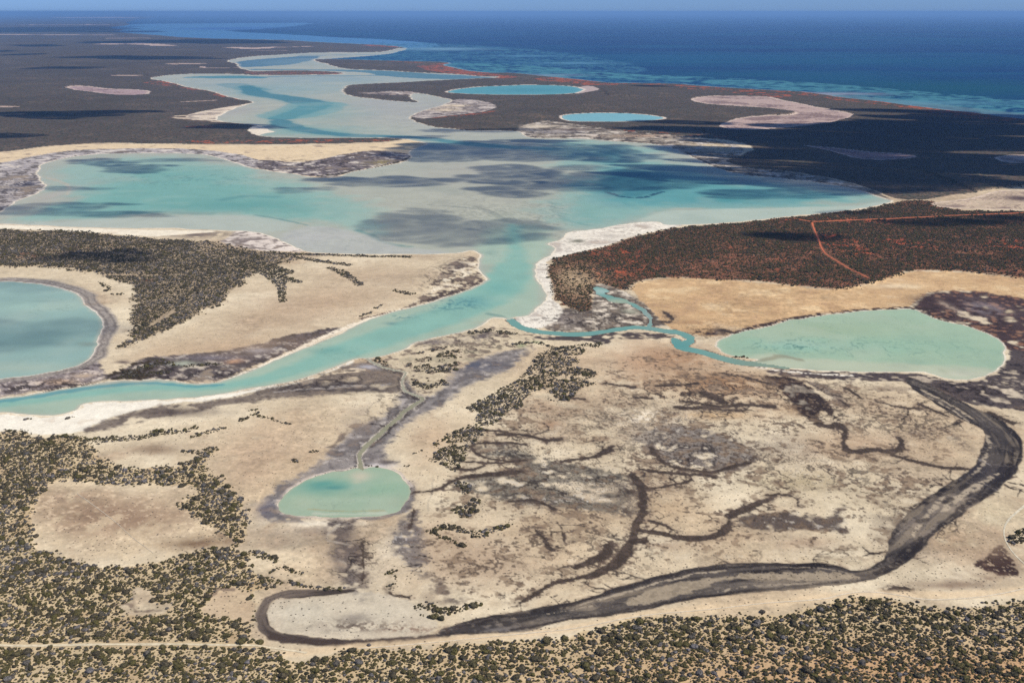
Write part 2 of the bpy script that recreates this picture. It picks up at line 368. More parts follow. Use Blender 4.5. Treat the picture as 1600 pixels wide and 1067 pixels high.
W2 = [(867,385),(850,381),(875,375),(885,362),(925,360),(975,350),(1012,346),(1035,348),(1075,352),(1045,357),(1020,363),(980,373),(960,382),(925,390),(900,397),(870,402),(859,408),(855,420),(858,435),(865,450),(862,465),(875,477),(880,492),(868,505),(835,515),(815,511),(800,503),(806,497),(832,490),(845,475),(857,467),(850,452),(838,437),(835,420),(845,405),(865,397)]
W3 = [(370,360),(400,362),(420,368),(445,377),(455,384),(480,394),(430,394),(400,392),(362,385),(340,379),(360,372)]
R1 = [(1410,592),(1430,592),(1470,612),(1512,634),(1540,646),(1562,655),(1590,680),(1599,705),(1596,727),(1575,753),(1537,783),(1500,806),(1462,832),(1445,857),(1425,876),(1387,897),(1362,907),(1300,917),(1200,925),(1150,930),(1100,935),(1050,943),(1000,956),
 (937,966),(875,972),(825,987),(800,989),(750,992),(700,994),(678,990),(725,972),(775,962),(800,960),(837,951),(875,946),(925,934),(962,919),(1000,908),(1050,895),(1100,886),(1150,881),(1200,880),(1287,881),(1310,886),(1335,893),(1362,889),
 (1385,868),(1387,842),(1412,810),(1437,785),(1475,762),(1520,733),(1532,712),(1542,687),(1537,670),(1500,655),(1462,632),(1430,612)]
ISLE = [(975,941),(1012,923),(1050,913),(1112,905),(1162,898),(1200,897),(1275,893),(1325,898),(1350,903),(1312,908),(1250,908),(1200,906),(1120,908),(1100,920),(1050,935),(1012,945),(985,948)]
LOOP = [(580,1010),(520,1012),(460,1007),(420,1000),(403,985),(398,965),(405,945),(420,932),(445,925),(475,923),(540,921),(562,925),(530,930),(500,933),(460,936),(430,937),(418,947),(415,965),(425,983),(450,992),(500,998),(560,1003)]
LOOPFLAT = [(414,965),(418,947),(430,937),(500,933),(560,925),(620,930),(680,960),(690,985),(640,1000),(560,1003),(500,998),(450,991),(425,983)]
D2 = [(515,808),(545,812),(560,818),(535,845),(550,850),(565,852),(568,880),(572,915),(575,938),(562,938),(545,920),(530,890),(522,862),(524,846),(505,842),(508,828)]
D3 = [(635,790),(645,800),(650,815),(655,835),(665,870),(662,896),(648,895),(632,880),(620,865),(612,850),(620,832),(634,812)]
D4 = [(672,915),(690,903),(702,918),(714,942),(700,941),(680,926)]
A1 = [(985,690),(1000,676),(1030,666),(1060,664),(1110,674),(1150,690),(1178,708),(1185,725),(1150,738),(1100,738),(1050,731),(1015,712)]
A2 = [(775,690),(830,713),(880,722),(930,733),(980,742),(1006,762),(1008,790),(995,812),(960,802),(900,797),(860,792),(820,790),(780,783),(740,772),(700,765),(740,742),(790,742),(810,730),(780,705)]
A3 = [(1150,803),(1200,806),(1230,798),(1262,806),(1292,812),(1308,796),(1324,788),(1314,806),(1322,818),(1319,838),(1300,828),(1270,830),(1230,828),(1200,830),(1160,826)]
TRI = [(1520,884),(1545,868),(1560,850),(1577,868),(1586,885),(1593,904),(1560,898),(1538,890)]
DARK_LINES = [
 ([(878,721),(920,717),(940,712),(950,706),(958,699)],[3,4,6,8,5]),([(1015,700),(1025,715),(1040,727),(1070,734),(1110,740),(1140,733),(1172,724)],4),([(1000,735),(1050,741),(1100,743),(1120,747)],4),
 ([(1003,768),(1030,762),(1060,758),(1080,751)],3.5),([(985,742),(1000,760),(1004,775),(1003,790),(1006,800),(1000,812)],[6,10,13,11,12,9]),([(1003,808),(992,830),(985,850),(975,872),(955,887),(930,898),(900,905),(860,915),(840,930),(812,943)],[8,9,13,14,12,10,6,5,5,5,3]),
 ([(1000,829),(1030,835),(1060,841),(1100,843),(1120,838),(1138,825),(1140,812),(1142,805),(1170,795),(1200,781),(1216,771)],[5,6,7,9,7,7,7,8,7,5,2]),([(1018,817),(1035,822),(1052,829)],4),([(952,853),(948,868),(925,878),(898,888)],[14,12,9,6]),
 ([(990,848),(1003,846)],9),([(800,678),(830,682),(850,690),(875,688)],[3,4,5,6]),([(730,675),(770,672),(800,679)],3),([(800,785),(830,782),(850,788),(865,796)],3.5),([(838,828),(850,846),(864,862)],4),([(872,818),(879,832),(885,848)],3),
 ([(1058,637),(1100,640),(1150,633),(1205,636)],5),([(1068,628),(1120,636)],3),([(1110,642),(1175,643)],2.5),([(1100,615),(1130,630)],6),([(1280,664),(1292,668),(1310,664),(1321,675),(1316,690),(1319,702),(1332,709),(1365,702),(1390,708),(1405,704),(1411,692),(1406,685)],[6,5,8,6,6,7,5,6,5,6,4]),
 ([(1398,713),(1430,722),(1460,730),(1495,733),(1522,735)],[3,4,3,5,2]),([(1368,629),(1400,636),(1436,640)],2),([(1440,634),(1482,652)],2.5),([(1545,647),(1580,661)],5),([(1197,775),(1225,773),(1246,780),(1248,791)],2),
 ([(1460,753),(1472,760)],2),([(735,706),(738,697),(750,693),(790,692),(822,696)],3),([(738,703),(745,711),(765,718),(800,721),(822,720)],3),([(720,722),(745,725),(780,724),(820,721)],3),([(712,733),(735,736),(755,730)],3),
 ([(780,680),(820,680),(845,688),(872,690)],4),([(1386,926),(1410,920),(1430,927)],[3,9,3]),([(1325,636),(1313,625)],2),([(1320,607),(1345,624)],2.5),([(1032,502),(1050,505),(1052,498),(1038,488)],2.5),([(1128,516),(1145,520)],4),
 ([(648,768),(665,768),(685,766),(702,756),(722,746),(760,742),(810,738)],[4,3,3,4,5,7,6]),([(1024,604),(1060,603),(1090,600)],3),([(1130,585),(1160,590),(1200,600)],2),([(880,622),(912,625)],2.5),([(950,600),(990,606)],3),([(992,621),(1020,624)],3),
 ([(566,850),(568,880),(567,915)],2.4),([(645,796),(647,812),(640,828)],3),([(1008,505),(1000,500),(985,498)],2),([(885,521),(930,519),(960,512)],1.6),([(640,935),(610,930),(612,920)],3),([(1250,905),(1150,905),(1120,908)],2)]
_rg = random.Random(21)
GULLIES = []
def _gully(x, y, ang, ln, w, depth):
    P_ = [(x, y)]
    for _ in range(4):
        ang += _rg.uniform(-.55, .55)
        x += math.cos(ang) * ln / 4; y += math.sin(ang) * ln / 4 * .5
        P_.append((x, y))
    GULLIES.append((P_, [w, w * .8, w * .6, w * .45, w * .25]))
    if depth:
        for k_ in (1, 2, 3):
            if _rg.random() < .7: _gully(*P_[k_], ang + _rg.choice((-1, 1)) * _rg.uniform(.5, 1.2), ln * .55, w * .65, depth - 1)
for _pts, _w in DARK_LINES[:24] + [([(1530,733),(1480,762),(1437,785),(1412,810),(1387,842),(1380,866)], 3), ([(1290,882),(1150,881),(1050,895),(960,919),(870,946)], 3), ([(1590,745),(1540,783),(1465,832),(1400,893)], 3), ([(628,600),(655,620),(630,650),(590,682)], 3), ([(515,812),(540,850),(560,900)], 3), ([(645,800),(655,850),(660,890)], 3), ([(1500,656),(1540,690),(1530,720)], 3)]:
    L_ = sum(math.hypot(b_[0] - a_[0], b_[1] - a_[1]) for a_, b_ in zip(_pts, _pts[1:]))
    for _ in range(int(L_ / 26) + 1):
        i_ = _rg.randrange(len(_pts) - 1); t_ = _rg.random(); a_, b_ = _pts[i_], _pts[i_ + 1]
        th_ = math.atan2((b_[1] - a_[1]) * 2, b_[0] - a_[0]) + _rg.choice((-1, 1)) * _rg.uniform(.6, 1.5)
        _gully(a_[0] + (b_[0] - a_[0]) * t_, a_[1] + (b_[1] - a_[1]) * t_, th_, _rg.uniform(12, 46), _rg.uniform(1.0, 2.0), 1)
STREAKS = [   # fans of pale salt lines on the dry river
 ([(1560,690),(1600,700)],1),([(1545,700),(1585,706)],1),([(1540,730),(1580,715)],1),([(1530,740),(1570,730)],1)]

def under(f, wsd):
    """colour of the land in sunshine, plus how much scrub and speckle stands on it"""
    X, Y, s = f.X0, f.Y0, f.s
    T4, T10, T30, T90 = f.T(4), f.T(10), f.T(30), f.T(90)
    n = len(X)
    col = np.tile(C(216, 199, 169), (n, 1))
    speck = np.full(n, .25, np.float32)
    far = np.zeros(n, np.float32)
    def lay(m, c):
        i = np.nonzero(m > .003)[0]
        m = np.clip(m[i], 0, 1)[:, None].astype(np.float32)
        col[i] = col[i] * (1 - m) + np.asarray(c, np.float32) * m
    def P(poly, soft=2.0, **k):
        d = f.sd(poly, **k)
        if soft >= 2: d = d + s * (1.6 * T4 + 2.2 * T10) * min(soft / 2.5, 1.8)
        return S(d, -soft * s, soft * s)
    def L(pts, w, soft=1.2):
        d = f.line(pts, w)
        if np.max(w) >= 2: d = d + s * (1.0 * T4 + .8 * T10)
        return S(d, -soft * s, soft * s)
    # broad tone of the flats
    vein = np.abs(T30 + .38 * T10 + .12 * T4); vein2 = np.abs(T10 + .3 * T4 + .5 * T90)
    grit = .6 * vnoise(f.X0, f.Y0, 1.3, 2) + .6 * vnoise(f.X0, f.Y0, 2.9, 3)
    lay(S(T90 + .5 * T30, -.1, 1.2) * .55, C(190, 167, 140))
    lay(S(-T90 + .4 * T30, .0, 1.3) * .6, C(233, 220, 192))
    lay(S(f.T(200), .1, .9) * .45, C(204, 178, 144))
    # brown pans
    for b, c, k in [((200,815,110,35),C(178,150,124),.9),((110,780,45,14),C(182,156,132),.7),((330,845,40,14),C(165,135,105),.8),((240,705,45,9),C(176,154,128),.9),((400,700,70,45),C(205,180,150),.7),
                 ((330,560,130,30),C(203,175,142),.8),((520,470,120,30),C(200,174,144),.6),((430,500,90,25),C(190,163,134),.5),((560,430,80,16),C(196,170,140),.5),((730,870,90,45),C(196,170,142),.7),
                 ((680,690,40,40),C(208,180,148),.7),((900,900,120,50),C(208,184,150),.5),((1040,560,80,25),C(194,160,128),.8),((1130,600,90,25),C(188,150,112),.8),((860,665,20,8),C(188,155,125),.9),((1120,650,60,8),C(212,178,134),.8),
                 ((1000,570,60,20),C(205,170,138),.6),((1250,640,30,10),C(210,172,130),.7),((1350,690,60,20),C(205,172,140),.5),((1040,800,60,20),C(208,184,150),.6),((1480,840,40,30),C(190,165,130),.5),((1490,915,70,10),C(150,125,105),.8),
                 ((1560,880,35,20),C(160,125,105),.6),((1250,755,90,18),C(192,175,140),.7),((1260,850,50,10),C(180,150,125),.6),((1040,855,40,8),C(175,148,122),.6),((560,900,40,40),C(200,188,168),.5),((500,830,80,10),C(190,175,155),.8),
                 ((470,960,60,20),C(210,202,180),.9),((600,960,60,20),C(205,195,172),.7),((620,850,30,30),C(212,200,178),.6),((1300,880,60,10),C(196,178,145),.5),((1430,900,40,12),C(205,192,165),.5),((1340,790,60,25),C(218,202,170),.6),
                 ((1550,800,50,25),C(208,194,162),.7),((480,680,60,30),C(214,194,164),.5),((820,600,40,14),C(225,205,170),.5),((1460,870,40,12),C(222,205,178),.5),((380,940,30,30),C(222,205,170),.6)]:
        lay(f.blob(*b) * k, c)
    # scrub country
    fs = S(f.sd(FAR_SCRUB, reach=8), -2 * s, 2 * s)
    soil = C(124, 106, 92)
    lay(fs, soil)
    far = np.maximum(far, fs * (0.86 + .1 * T30 + .06 * T90))
    lay(fs * S(T90 + .6 * f.T(30), .4, 1.3) * .35, C(150, 124, 106)); lay(fs * S(T30 + .6 * T10, .3, 1.1) * .3, C(156, 134, 112)); lay(fs * S(-T90 - .5 * T30, .2, 1.2) * .4, C(96, 84, 74))
    far *= 1 - fs * .22 * S(T30 + .7 * T10 + .5 * T4, .4, 1.4)
    # pale strips left by old clay pans in the far scrub
    for pts, w in [([(168,70),(200,68),(257,72)],1.0),([(185,118.7),(213,118.5)],1.0),([(269,101),(290,100.4),(313,100.2)],1.0),([(0,168.5),(20,168.3)],1.3),([(180,60.5),(222,60.5)],.6),([(170,69),(215,68)],.6),([(0,54.5),(80,55),(170,55.5)],.5),
                   ([(365,75),(400,77),(425,74.5)],1.0),([(400,80),(440,80)],.6),([(50,39.5),(150,39)],.4),([(210,22.5),(245,22)],.6),([(145,27.5),(158,28.5)],.5),([(440,75),(480,73.5)],.6),([(285,160),(335,157.5)],.8),([(315,105),(318,107),(372,106.5)],.5)]:
        m = L(pts, w, .6); lay(m, C(205, 180, 165)); far *= 1 - m
    # red sand cliffs and blowouts
    def red(m, c=C(196, 108, 74), keep=.5):
        lay(m, c); np.multiply(far, 1 - m * keep, out=far)
    for pts, w, th in [([(255,129),(270,131),(285,134)],3,-.3),([(290,137),(315,142)],1.2,.1),([(340,147),(372,153),(392,157)],2,-.1),([(300,223),(400,222),(500,221),(600,218)],4.5,.15),([(580,71.5),(600,72.5),(625,73.5)],1.2,-.4),
                    ([(590,96),(620,97.5),(650,98.5)],1.2,0),([(684,101),(700,99.5),(708,99)],1,-.5),([(686,104),(700,110),(725,114),(750,118),(778,121)],3.4,-.7),([(868,124),(900,128),(922,131)],4,-.2),([(940,132),(1000,131),(1060,134),(1100,137)],2.2,.0),
                    ([(1100,138),(1160,142),(1200,147)],5,.2),([(1195,147),(1230,144),(1262,144)],4,.1),([(1270,148),(1330,156),(1380,161),(1440,168)],4,.15),([(1430,168),(1450,171),(1475,174)],4,-.4),([(1480,176),(1530,182),(1600,190)],6,.1),([(1500,178),(1550,181)],1.5,-.4),
                    ([(900,198),(960,206),(1100,213),(1150,217)],3,.35),([(1200,152),(1215,150)],3,0),([(400,115),(460,115),(540,116)],1.5,.2),([(672,184),(740,180),(775,175)],2.4,.2),([(308,198),(318,199)],3,-.3),([(548,146),(600,148)],1,.4)]:
        red(L(pts, w, .8) * S(T10 + .5 * T4, th - .1, th + .45))
    ve = P(V_E, 4); lay(ve * (1 - fs), C(156, 108, 82)); 
    vw = P(V_W, 6); lay(vw, C(186, 166, 138))
    red(ve * S(T10 + .35 * T30 + .5 * T4, .75, 1.3) * .9, C(170, 95, 66), 0)
    redm = np.zeros(n, np.float32)
    for b in [(1320,385,40,11),(1345,398,20,5),(1425,385,35,8),(1400,378,30,7),(1300,370,25,4),(1340,345,60,4),(1580,385,40,10),(970,400,40,16),(930,400,20,8),(1230,345,30,3),(960,425,50,8)]:
        q = ve * f.blob(*b) * S(T10 + .6 * T4, -.05, .5); red(q, C(200, 100, 66), 0); redm = np.maximum(redm, q)
    for b in [(150,387,40,4),(60,400,50,8),(190,388,16,2.5),(230,440,15,4)]:
        lay(vw * f.blob(*b) * S(T10 + .6 * T4, -.1, .6), C(165, 110, 85))
    lay(ve * f.blob(900,440,45,30) * .8, C(200, 180, 145))
    # clay pans
    for p, c in [(P1, C(186,160,160)), (P2, C(196,172,163)), (P3, C(178,150,150)), (P4, C(200,180,170)), (P5, C(205,185,160))]:
        d = f.sd(p); m = S(d, -1 * s, 1 * s); lay(m, c); far *= 1 - m
        lay(S(d, -.2*s, .5*s) * (1 - S(d, 3 * s, 7 * s)) * .7, C(222, 203, 186))
        lay(m * S(T30 + .5 * T10, .1, .8) * S(d, 4 * s, 10 * s) * .65, C(132, 106, 106)); lay(m * S(.14 - vein, 0, .12) * S(d, 2 * s, 6 * s) * .5, C(118, 94, 92)); lay(m * S(np.sin(d / s * 1.1 + T30), .5, .9) * .3, C(214, 190, 176))
    lay(f.blob(1595,311,22,5), C(120, 98, 96))  # purple shadow in the middle of the right-hand pan, painted into the colour
    # flats and marsh round the lagoon
    def wipe(m): np.multiply(far, 1 - np.clip(m, 0, 1), out=far)
    spit = P([(-600,275),(0,240),(50,233),(100,228),(160,225),(230,226),(400,229),(480,228),(560,226),(615,223),(640,217),(655,222),(650,231),(646,246),(600,262),(520,282),(400,268),(350,252),(250,243),(120,247),(62,262),(75,292),(0,335),(-600,380)], 1.5)
    wipe(spit); lay(spit, C(226, 204, 168))
    lay(spit * S(T10 + .4 * T30, .5, 1.1) * .6, C(165, 145, 130))
    for p, c, c2, k in [(M5, C(186,178,176), C(122,112,104), .1), (M6, C(150,138,138), C(98,86,80), .15), (M7, C(176,164,148), C(104,94,84), .1), (M8, C(188,176,168), C(120,108,108), .2), (M9, C(176,160,150), C(110,98,95), .3)]:
        m = P(p, 1.4); wipe(m); lay(m, c); lay(m * S(T10 + .7 * T4 + .4 * T30, k, k + .5) * .8, c2); lay(m * S(-T10 + .5 * T4, .45, .8) * .8, C(222, 212, 200))
    lay(f.blob(35,290,18,9) * S(T4 + .3, -.3, .3), C(105, 105, 122))
    lay(f.blob(596,255,24,5) * S(T4 + .4, -.3, .3), C(166, 152, 105))
    lay(L([(500,276),(560,268),(620,256),(645,245)], 2.2) * S(T4, -.6, .2), C(92, 84, 62))
    lay(L([(1125,264),(1080,246),(1040,232),(1000,225),(900,219),(830,217)], 2.4) * S(T4, -.5, .3) , C(92, 86, 74))
    lay(f.blob(1110,231,42,9) * S(T10 + .5, -.1, .5), C(226, 205, 166))
    lay(f.blob(1000,213,60,2.4) * .8, C(208, 178, 150)); lay(f.blob(845,198,30,3), C(214, 200, 178))
    lay(f.blob(870,207,45,3) * .6, C(150, 145, 152)); lay(f.blob(900,203,50,1.6) * .7, C(120,95,85))
    for b in [(700,172,25,3),(715,166,25,2)]: lay(f.blob(*b), C(226, 208, 180))
    lay(L([(290,183),(320,187),(345,189)], 4) * S(T10, -.3, .4), C(214, 196, 172)); wipe(L([(290,183),(320,187),(345,189)], 5))
    b = P([(286,182),(310,175),(350,169),(398,160),(402,163),(360,180),(340,190),(300,188)], 1); wipe(b); lay(b, C(222, 206, 184)); lay(b * S(T10, .1, .6) * .6, C(140, 125, 120))
    b = P([(385,204),(400,196),(418,198),(436,206),(410,212),(396,212)], 1); wipe(b); lay(b, C(232, 220, 200))
    b = P([(905,136),(925,134),(938,140),(925,144),(900,147),(895,146)], 1); wipe(b); lay(b, C(196, 178, 172))
    b = P([(380,111),(545,111),(560,116),(400,119),(380,115)], 1); lay(b * (1 - S(T10, -.2, .3)), C(170, 120, 105))
    b = P(D1, 2.5); wipe(b); lay(b, C(214, 180, 136)); lay(b * S(T30 + .4 * T10, .1, 1) * .45, C(190, 152, 114)); lay(b * S(-T30 + T10 * .5, .4, 1.1) * .6, C(228, 202, 160))
    for q in [(1120,520,35,7),(1150,470,40,10)]: lay(f.blob(*q) * .5, C(186, 150, 112))
    lay(f.blob(1080,505,30,4) * .5, C(176, 134, 100)); lay(f.blob(1400,448,40,5), C(230, 208, 172)); lay(f.blob(1130,490,40,4)*.5, C(188, 152, 112))
    m = P(M11, 5); lay(m * S(T30 + .6 * T10 + 1.0, -.3, .5), C(106, 84, 82)); lay(m * S(T10 + .4 * T4, .35, .8) * .7, C(176, 128, 98))
    lay(f.blob(1535,483,32,14) * S(T10 + .8, 0, .8), C(150, 140, 144)); lay(f.blob(1460,470,40,8) * .7, C(92, 70, 68)); lay(f.blob(1483,480,8,10) * .7, C(200, 180, 160))
    lay(L([(1085,518),(1120,524),(1170,514),(1230,500),(1312,487),(1400,480),(1450,484)], [2, 3, 4, 5, 3, 3, 5], 2) * S(T4 + .8, 0, .8), C(96, 76, 70))
    lay(f.blob(1120,520,40,4) * S(T10 + .3, -.2, .6), C(88, 68, 62)); lay(f.blob(1165,525,40,4) * .9 * S(T4 + .4, -.2, .6), C(120, 104, 100))
    m = P(M13, 3); lay(m * S(T10 + .8, -.3, .6), C(112, 100, 98)); lay(m * S(-T10 + .3 * T4, .5, .9) * .7, C(180, 165, 150)); lay(m * S(T4 + T10, .8, 1.4) * .7, C(66, 56, 56))
    lay(L([(1140,560),(1200,578),(1260,583),(1330,587)], 2.4) * S(T4 + .5, -.2, .6), C(232, 224, 208)); lay(L([(1150,566),(1200,576),(1300,584)], 1.5) * S(T4, 0, .4), C(80, 68, 66))
    lay(L([(1512,634),(1530,645),(1570,655),(1600,670)], 5) * S(T10 + .5, -.2, .5), C(220, 200, 168)); lay(f.blob(1580,600,25,6) * S(T10, 0, .6), C(205,190,170))
    m = P(M10, 2.5); wipe(m); lay(m, C(176, 164, 148)); lay(m * S(T10 + .5 * T4, -.1, .45) * .85, C(116, 104, 92)); lay(m * S(-T10 + .5 * T4, .4, .8), C(222, 210, 192))
    lay(f.blob(885,500,25,12) * .7, C(150, 138, 132)); lay(f.blob(985,487,14,4) * .8, C(178, 180, 158))
    m = P(W2, 2); wipe(m); lay(m, C(234, 227, 212)); lay(m * S(.16 - vein, 0, .14) * .5, C(160, 150, 140)); lay(m * S(T30, .2, 1) * .3, C(196, 184, 170)); lay(m * S(T30 + .5 * T10, .35, .9) * .6, C(190, 180, 170)); lay(f.blob(903,378,14,3), C(140, 138, 120)); lay(f.blob(955,370,30,4) * .5, C(170, 160, 150))
    m = P(W3, 2); lay(m, C(226, 214, 202)); lay(m * S(T10 + .4 * T4, 0, .5) * .8, C(140, 126, 118))
    lay(f.blob(310,367,60,6) * S(T10 + .7, 0, .7), C(140, 126, 116)); lay(f.blob(392,377,30,7) * S(T10 + .7, 0, .7), C(150, 136, 130))
    m = P([(-300,350),(0,351),(100,356),(200,359),(300,361),(350,362),(300,366),(230,371),(150,364),(0,358),(-300,354)], 1.5); lay(m, C(240, 230, 208))
    # north bank of the river
    m = P(M4, 3); lay(m * S(T10 + .6 * T4 + .3 * T30, -.2, .5) * .85, C(118, 100, 92)); lay(m * S(-T10 + .5 * T4, .4, .8), C(236, 224, 200)); lay(f.blob(715,415,20,9) * .6, C(120, 106, 100))
    lay(L([(660,474),(700,460),(735,447),(752,440)], 5) * S(T4 + .7, 0, .6) * .8, C(104, 86, 80))
    m = P(M3, 3); lay(m, C(126, 114, 112)); lay(m * S(T10 + .5 * T4, .0, .6) * .8, C(92, 82, 78)); lay(m * S(-T10 + .6 * T4, .35, .8) * .8, C(196, 184, 170))
    lay(f.blob(403,549,24,5), C(172, 168, 172)); lay(f.blob(285,569,25,4), C(178, 184, 166)); lay(f.blob(365,566,12,4), C(206, 164, 132)); lay(f.blob(330,560,40,4)*.6, C(150,146,160)); lay(L([(700,465),(640,484),(600,492),(560,505),(520,520),(480,540),(430,562),(395,578),(360,590)], 3.2) * S(T4 + .9, 0, .5), C(238, 226, 204))
    lay(L([(640,482),(600,490),(560,500)], 2) * S(T4 + .2, -.2, .4), C(130, 108, 96)); lay(f.blob(192,567,14,3), C(130, 112, 106))
    m = P(M2, 3); lay(m, C(164, 152, 150)); lay(m * S(T10 + .6 * T4, .15, .6) * .8, C(112, 98, 94)); lay(m * S(-T10 + .6 * T4, .3, .7), C(212, 198, 186)); lay(f.blob(95,598,25,4), C(208, 180, 154)); lay(f.blob(130,588,18,4), C(206, 184, 160))
    m = P([(165,592),(180,578),(215,565),(262,564),(262,582),(215,594)], 3); lay(m * S(T10 + .5 * T4, -.3, .3) * .9, C(92, 78, 56))
    # ring round the west pond
    d = wsd['west_pond']; k = S(X, -700, -150)
    m = (1 - S(-d, 16 * s, 24 * s)) * S(-d, 0, 2 * s)
    lay(m, C(180, 170, 160)); lay(m * S(T4 + .4 * T10, .1, .6) * .5, C(132, 122, 116)); lay(m * S(np.sin(d / s * .7 + T30), .2, .9) * .4, C(120, 112, 108)); lay((1 - S(-d, 1.5 * s, 3.5 * s)) * (d < 0) * .8, C(226, 218, 206))
    # south bank
    m = P(W1, 2.5); lay(m, C(243, 236, 219))
    m = P(G1, 7); lay(m * S(T30 + .5 * T10 + .9, -.2, .7) * .92, C(146, 132, 120)); lay(f.blob(280,645,65,8) * .8, C(120, 105, 98)); lay(f.blob(520,603,80,8) * .8, C(104, 96, 96)); lay(f.blob(520,610,110,5)*.6, C(98, 88, 88))
    lay(m * S(T4 + T10, .3, 1) * .4, C(96, 84, 80)); lay(.7 * L([(430,614),(480,608),(500,609),(545,604),(575,606),(612,600)], [1.5,3,2,3.5,2,3]) * S(T10 + .4, -.2, .5), C(182, 174, 166)); lay(L([(440,600),(480,590),(520,582),(560,580)], 6) * S(T10 + .6, -.1, .6), C(214, 196, 168)); lay(f.blob(575,574,22,5), C(182, 184, 194))
    m = P(G2, 8); lay(m * .92, C(160, 153, 150)); lay(m * S(T10 * .5 + .6 * T30, -.2, .8) * .75, C(118, 113, 114)); lay(m * S(T4, .3, .8) * .4, C(104, 96, 96)); lay(f.blob(740,572,50,9) * S(T10 + 1, 0, 1) * .8, C(104, 110, 130)); lay(m * S(-T10 + .5 * T4, .5, .9) * .5, C(206, 198, 192))
    lay(L([(575,562),(612,580),(632,584),(625,600),(632,613),(655,622),(658,628),(630,648),(600,673),(575,698)], [4, 6, 8, 9, 8, 7, 8, 8, 7, 6], 2) * S(T4 + .7, -.1, .5) * .75, C(98, 88, 82))
    lay(f.blob(580,715,14,10) * .5, C(120, 110, 110)); lay(L([(520,700),(545,672),(560,662)], 5) * S(T10 + .6, 0, .7) * .6, C(120, 100, 84))
    lay(f.blob(420,795,22,14) * .9, C(122, 120, 136)); lay(f.blob(605,722,16,5) * .6, C(112, 96, 90)); lay(f.blob(640,765,10,14) * .7, C(120, 112, 122))
    m = P(M1, 4); lay(m, C(214, 198, 168)); lay(m * S(T10 + .5 * T4, .15, .7) * .75, C(126, 108, 98)); lay(f.blob(750,527,25,10) * .8 * S(T10 + .8, 0, .8), C(122, 112, 114)); lay(f.blob(675,535,40,5) * .6, C(130, 120, 124))
    for q in [(640,562,14,4),(682,563,18,5),(697,566,11,5),(735,551,12,3),(670,603,14,4),(733,563,9,3),(812,541,9,4)]: lay(f.blob(*q), C(190, 178, 150)); 
    for q in [(840,536,12,2.6),(815,541,8,3)]: lay(f.blob(*q), C(176, 180, 140))
    m = P([(820,526),(900,524),(960,518),(1060,523),(1040,530),(960,532),(940,540),(900,533),(850,532)], 2); lay(m * S(T10 + .7, -.1, .6), C(110, 98, 94))
    # bare rim and salt round the small pond
    d = wsd['small_pond']; lay((1 - S(-d, 4 * s, 8 * s)) * (d < 0) * .8, C(206, 194, 182)); lay((1 - S(-d, .8 * s, 2 * s)) * (d < 0), C(222, 208, 190))
    lay(f.blob(500,818,65,8) * .85, C(236, 226, 204)); lay(f.blob(590,728,30,4)*.7, C(214, 208, 208))
    d = wsd['east_pond']; lay((1 - S(-d, 1.6 * s, 3 * s)) * (d < 0) * .9, C(228, 220, 204))
    d = wsd['lagoon']; lay((1 - S(-d, 2.0 * s, 4 * s)) * (d < 0) * .85, C(234, 224, 204)); wipe((1 - S(-d, 1.4 * s, 2.4 * s)))
    for kk in ('far_pond', 'round_pond'):
        d = wsd[kk]; m = (1 - S(-d, 3.5 * s, 6 * s)) * (d < 0); lay(m, C(226, 212, 196)); wipe(m)
    d = wsd['sea']; m = (1 - S(-d, .6 * s, 1.4 * s)) * (d < 0) * (s < 9); lay(m, C(205, 150, 130)); wipe(m)
    d = wsd['channel']; lay((1 - S(-d, 1.5 * s, 3 * s)) * (d < 0) * S(T4, -.5, .3) * .8, C(98, 84, 80)); 
    d = wsd['creek']; lay((1 - S(-d, 1.4 * s, 3 * s)) * (d < 0) * S(T4, -.6, .2) * .7, C(222, 212, 190)); lay(S(-d, 2 * s, 3 * s) * (1 - S(-d, 4 * s, 8 * s)) * S(T10, -.4, .5) * .5, C(112, 102, 96))
    # washes south of the small pond
    lay(L([(646,770),(650,800),(648,830),(655,860),(662,895),(690,920),(712,940)], [6,8,16,22,18,12,14], 10) * S(T10 + .5 * T4 + .5, -.2, .8) * .6, C(128, 118, 110)); lay(L([(520,812),(540,850),(552,890),(566,935)], [20,34,40,30], 12) * S(T30 + T10 * .5 + .6, -.2, .9) * .6, C(134, 120, 108)); m = P(D2, 10); lay(m * S(T10 + .9, -.1, .8) * .85, C(124, 112, 108)); lay(m * S(T4 + .5 * T10, .4, .9) * .6, C(84, 74, 70)); lay(L([(530,820),(510,840),(515,848),(545,852)], 3) * .6, C(206, 196, 180))
    m = P(D3, 10); lay(m * S(T10 + 1.1, 0, .9) * .9, C(124, 120, 122)); lay(m * S(T4 + .5 * T10, .1, .6) * .6, C(84, 80, 84)); lay(m * S(T4 - .6 * T10, .5, .9) * .6, C(196, 192, 188))
    lay(L([(640,752),(644,775),(632,795),(600,808),(560,811)], [5,10,10,6,4], 5) * S(T10 + .7, -.2, .7) * .75, C(126, 122, 124)); lay(L([(440,755),(425,785),(440,808),(480,815)], [8,18,12,5], 7) * S(T10 + .7, -.2, .7) * .7, C(130, 126, 128)); lay(L([(648,800),(650,830),(655,870),(660,892)], [8,20,28,14], 8) * S(T10 + .5 * T4 + .5, -.1, .7) * .7, C(112, 112, 120)); m = P(D4, 10); lay(m * S(T10 + .7, 0, .9) * .8, C(132, 118, 108)); lay(f.blob(465,850,60,10) * .4, C(160, 146, 130)); lay(f.blob(605,925,6,16) * .5, C(150, 138, 122))
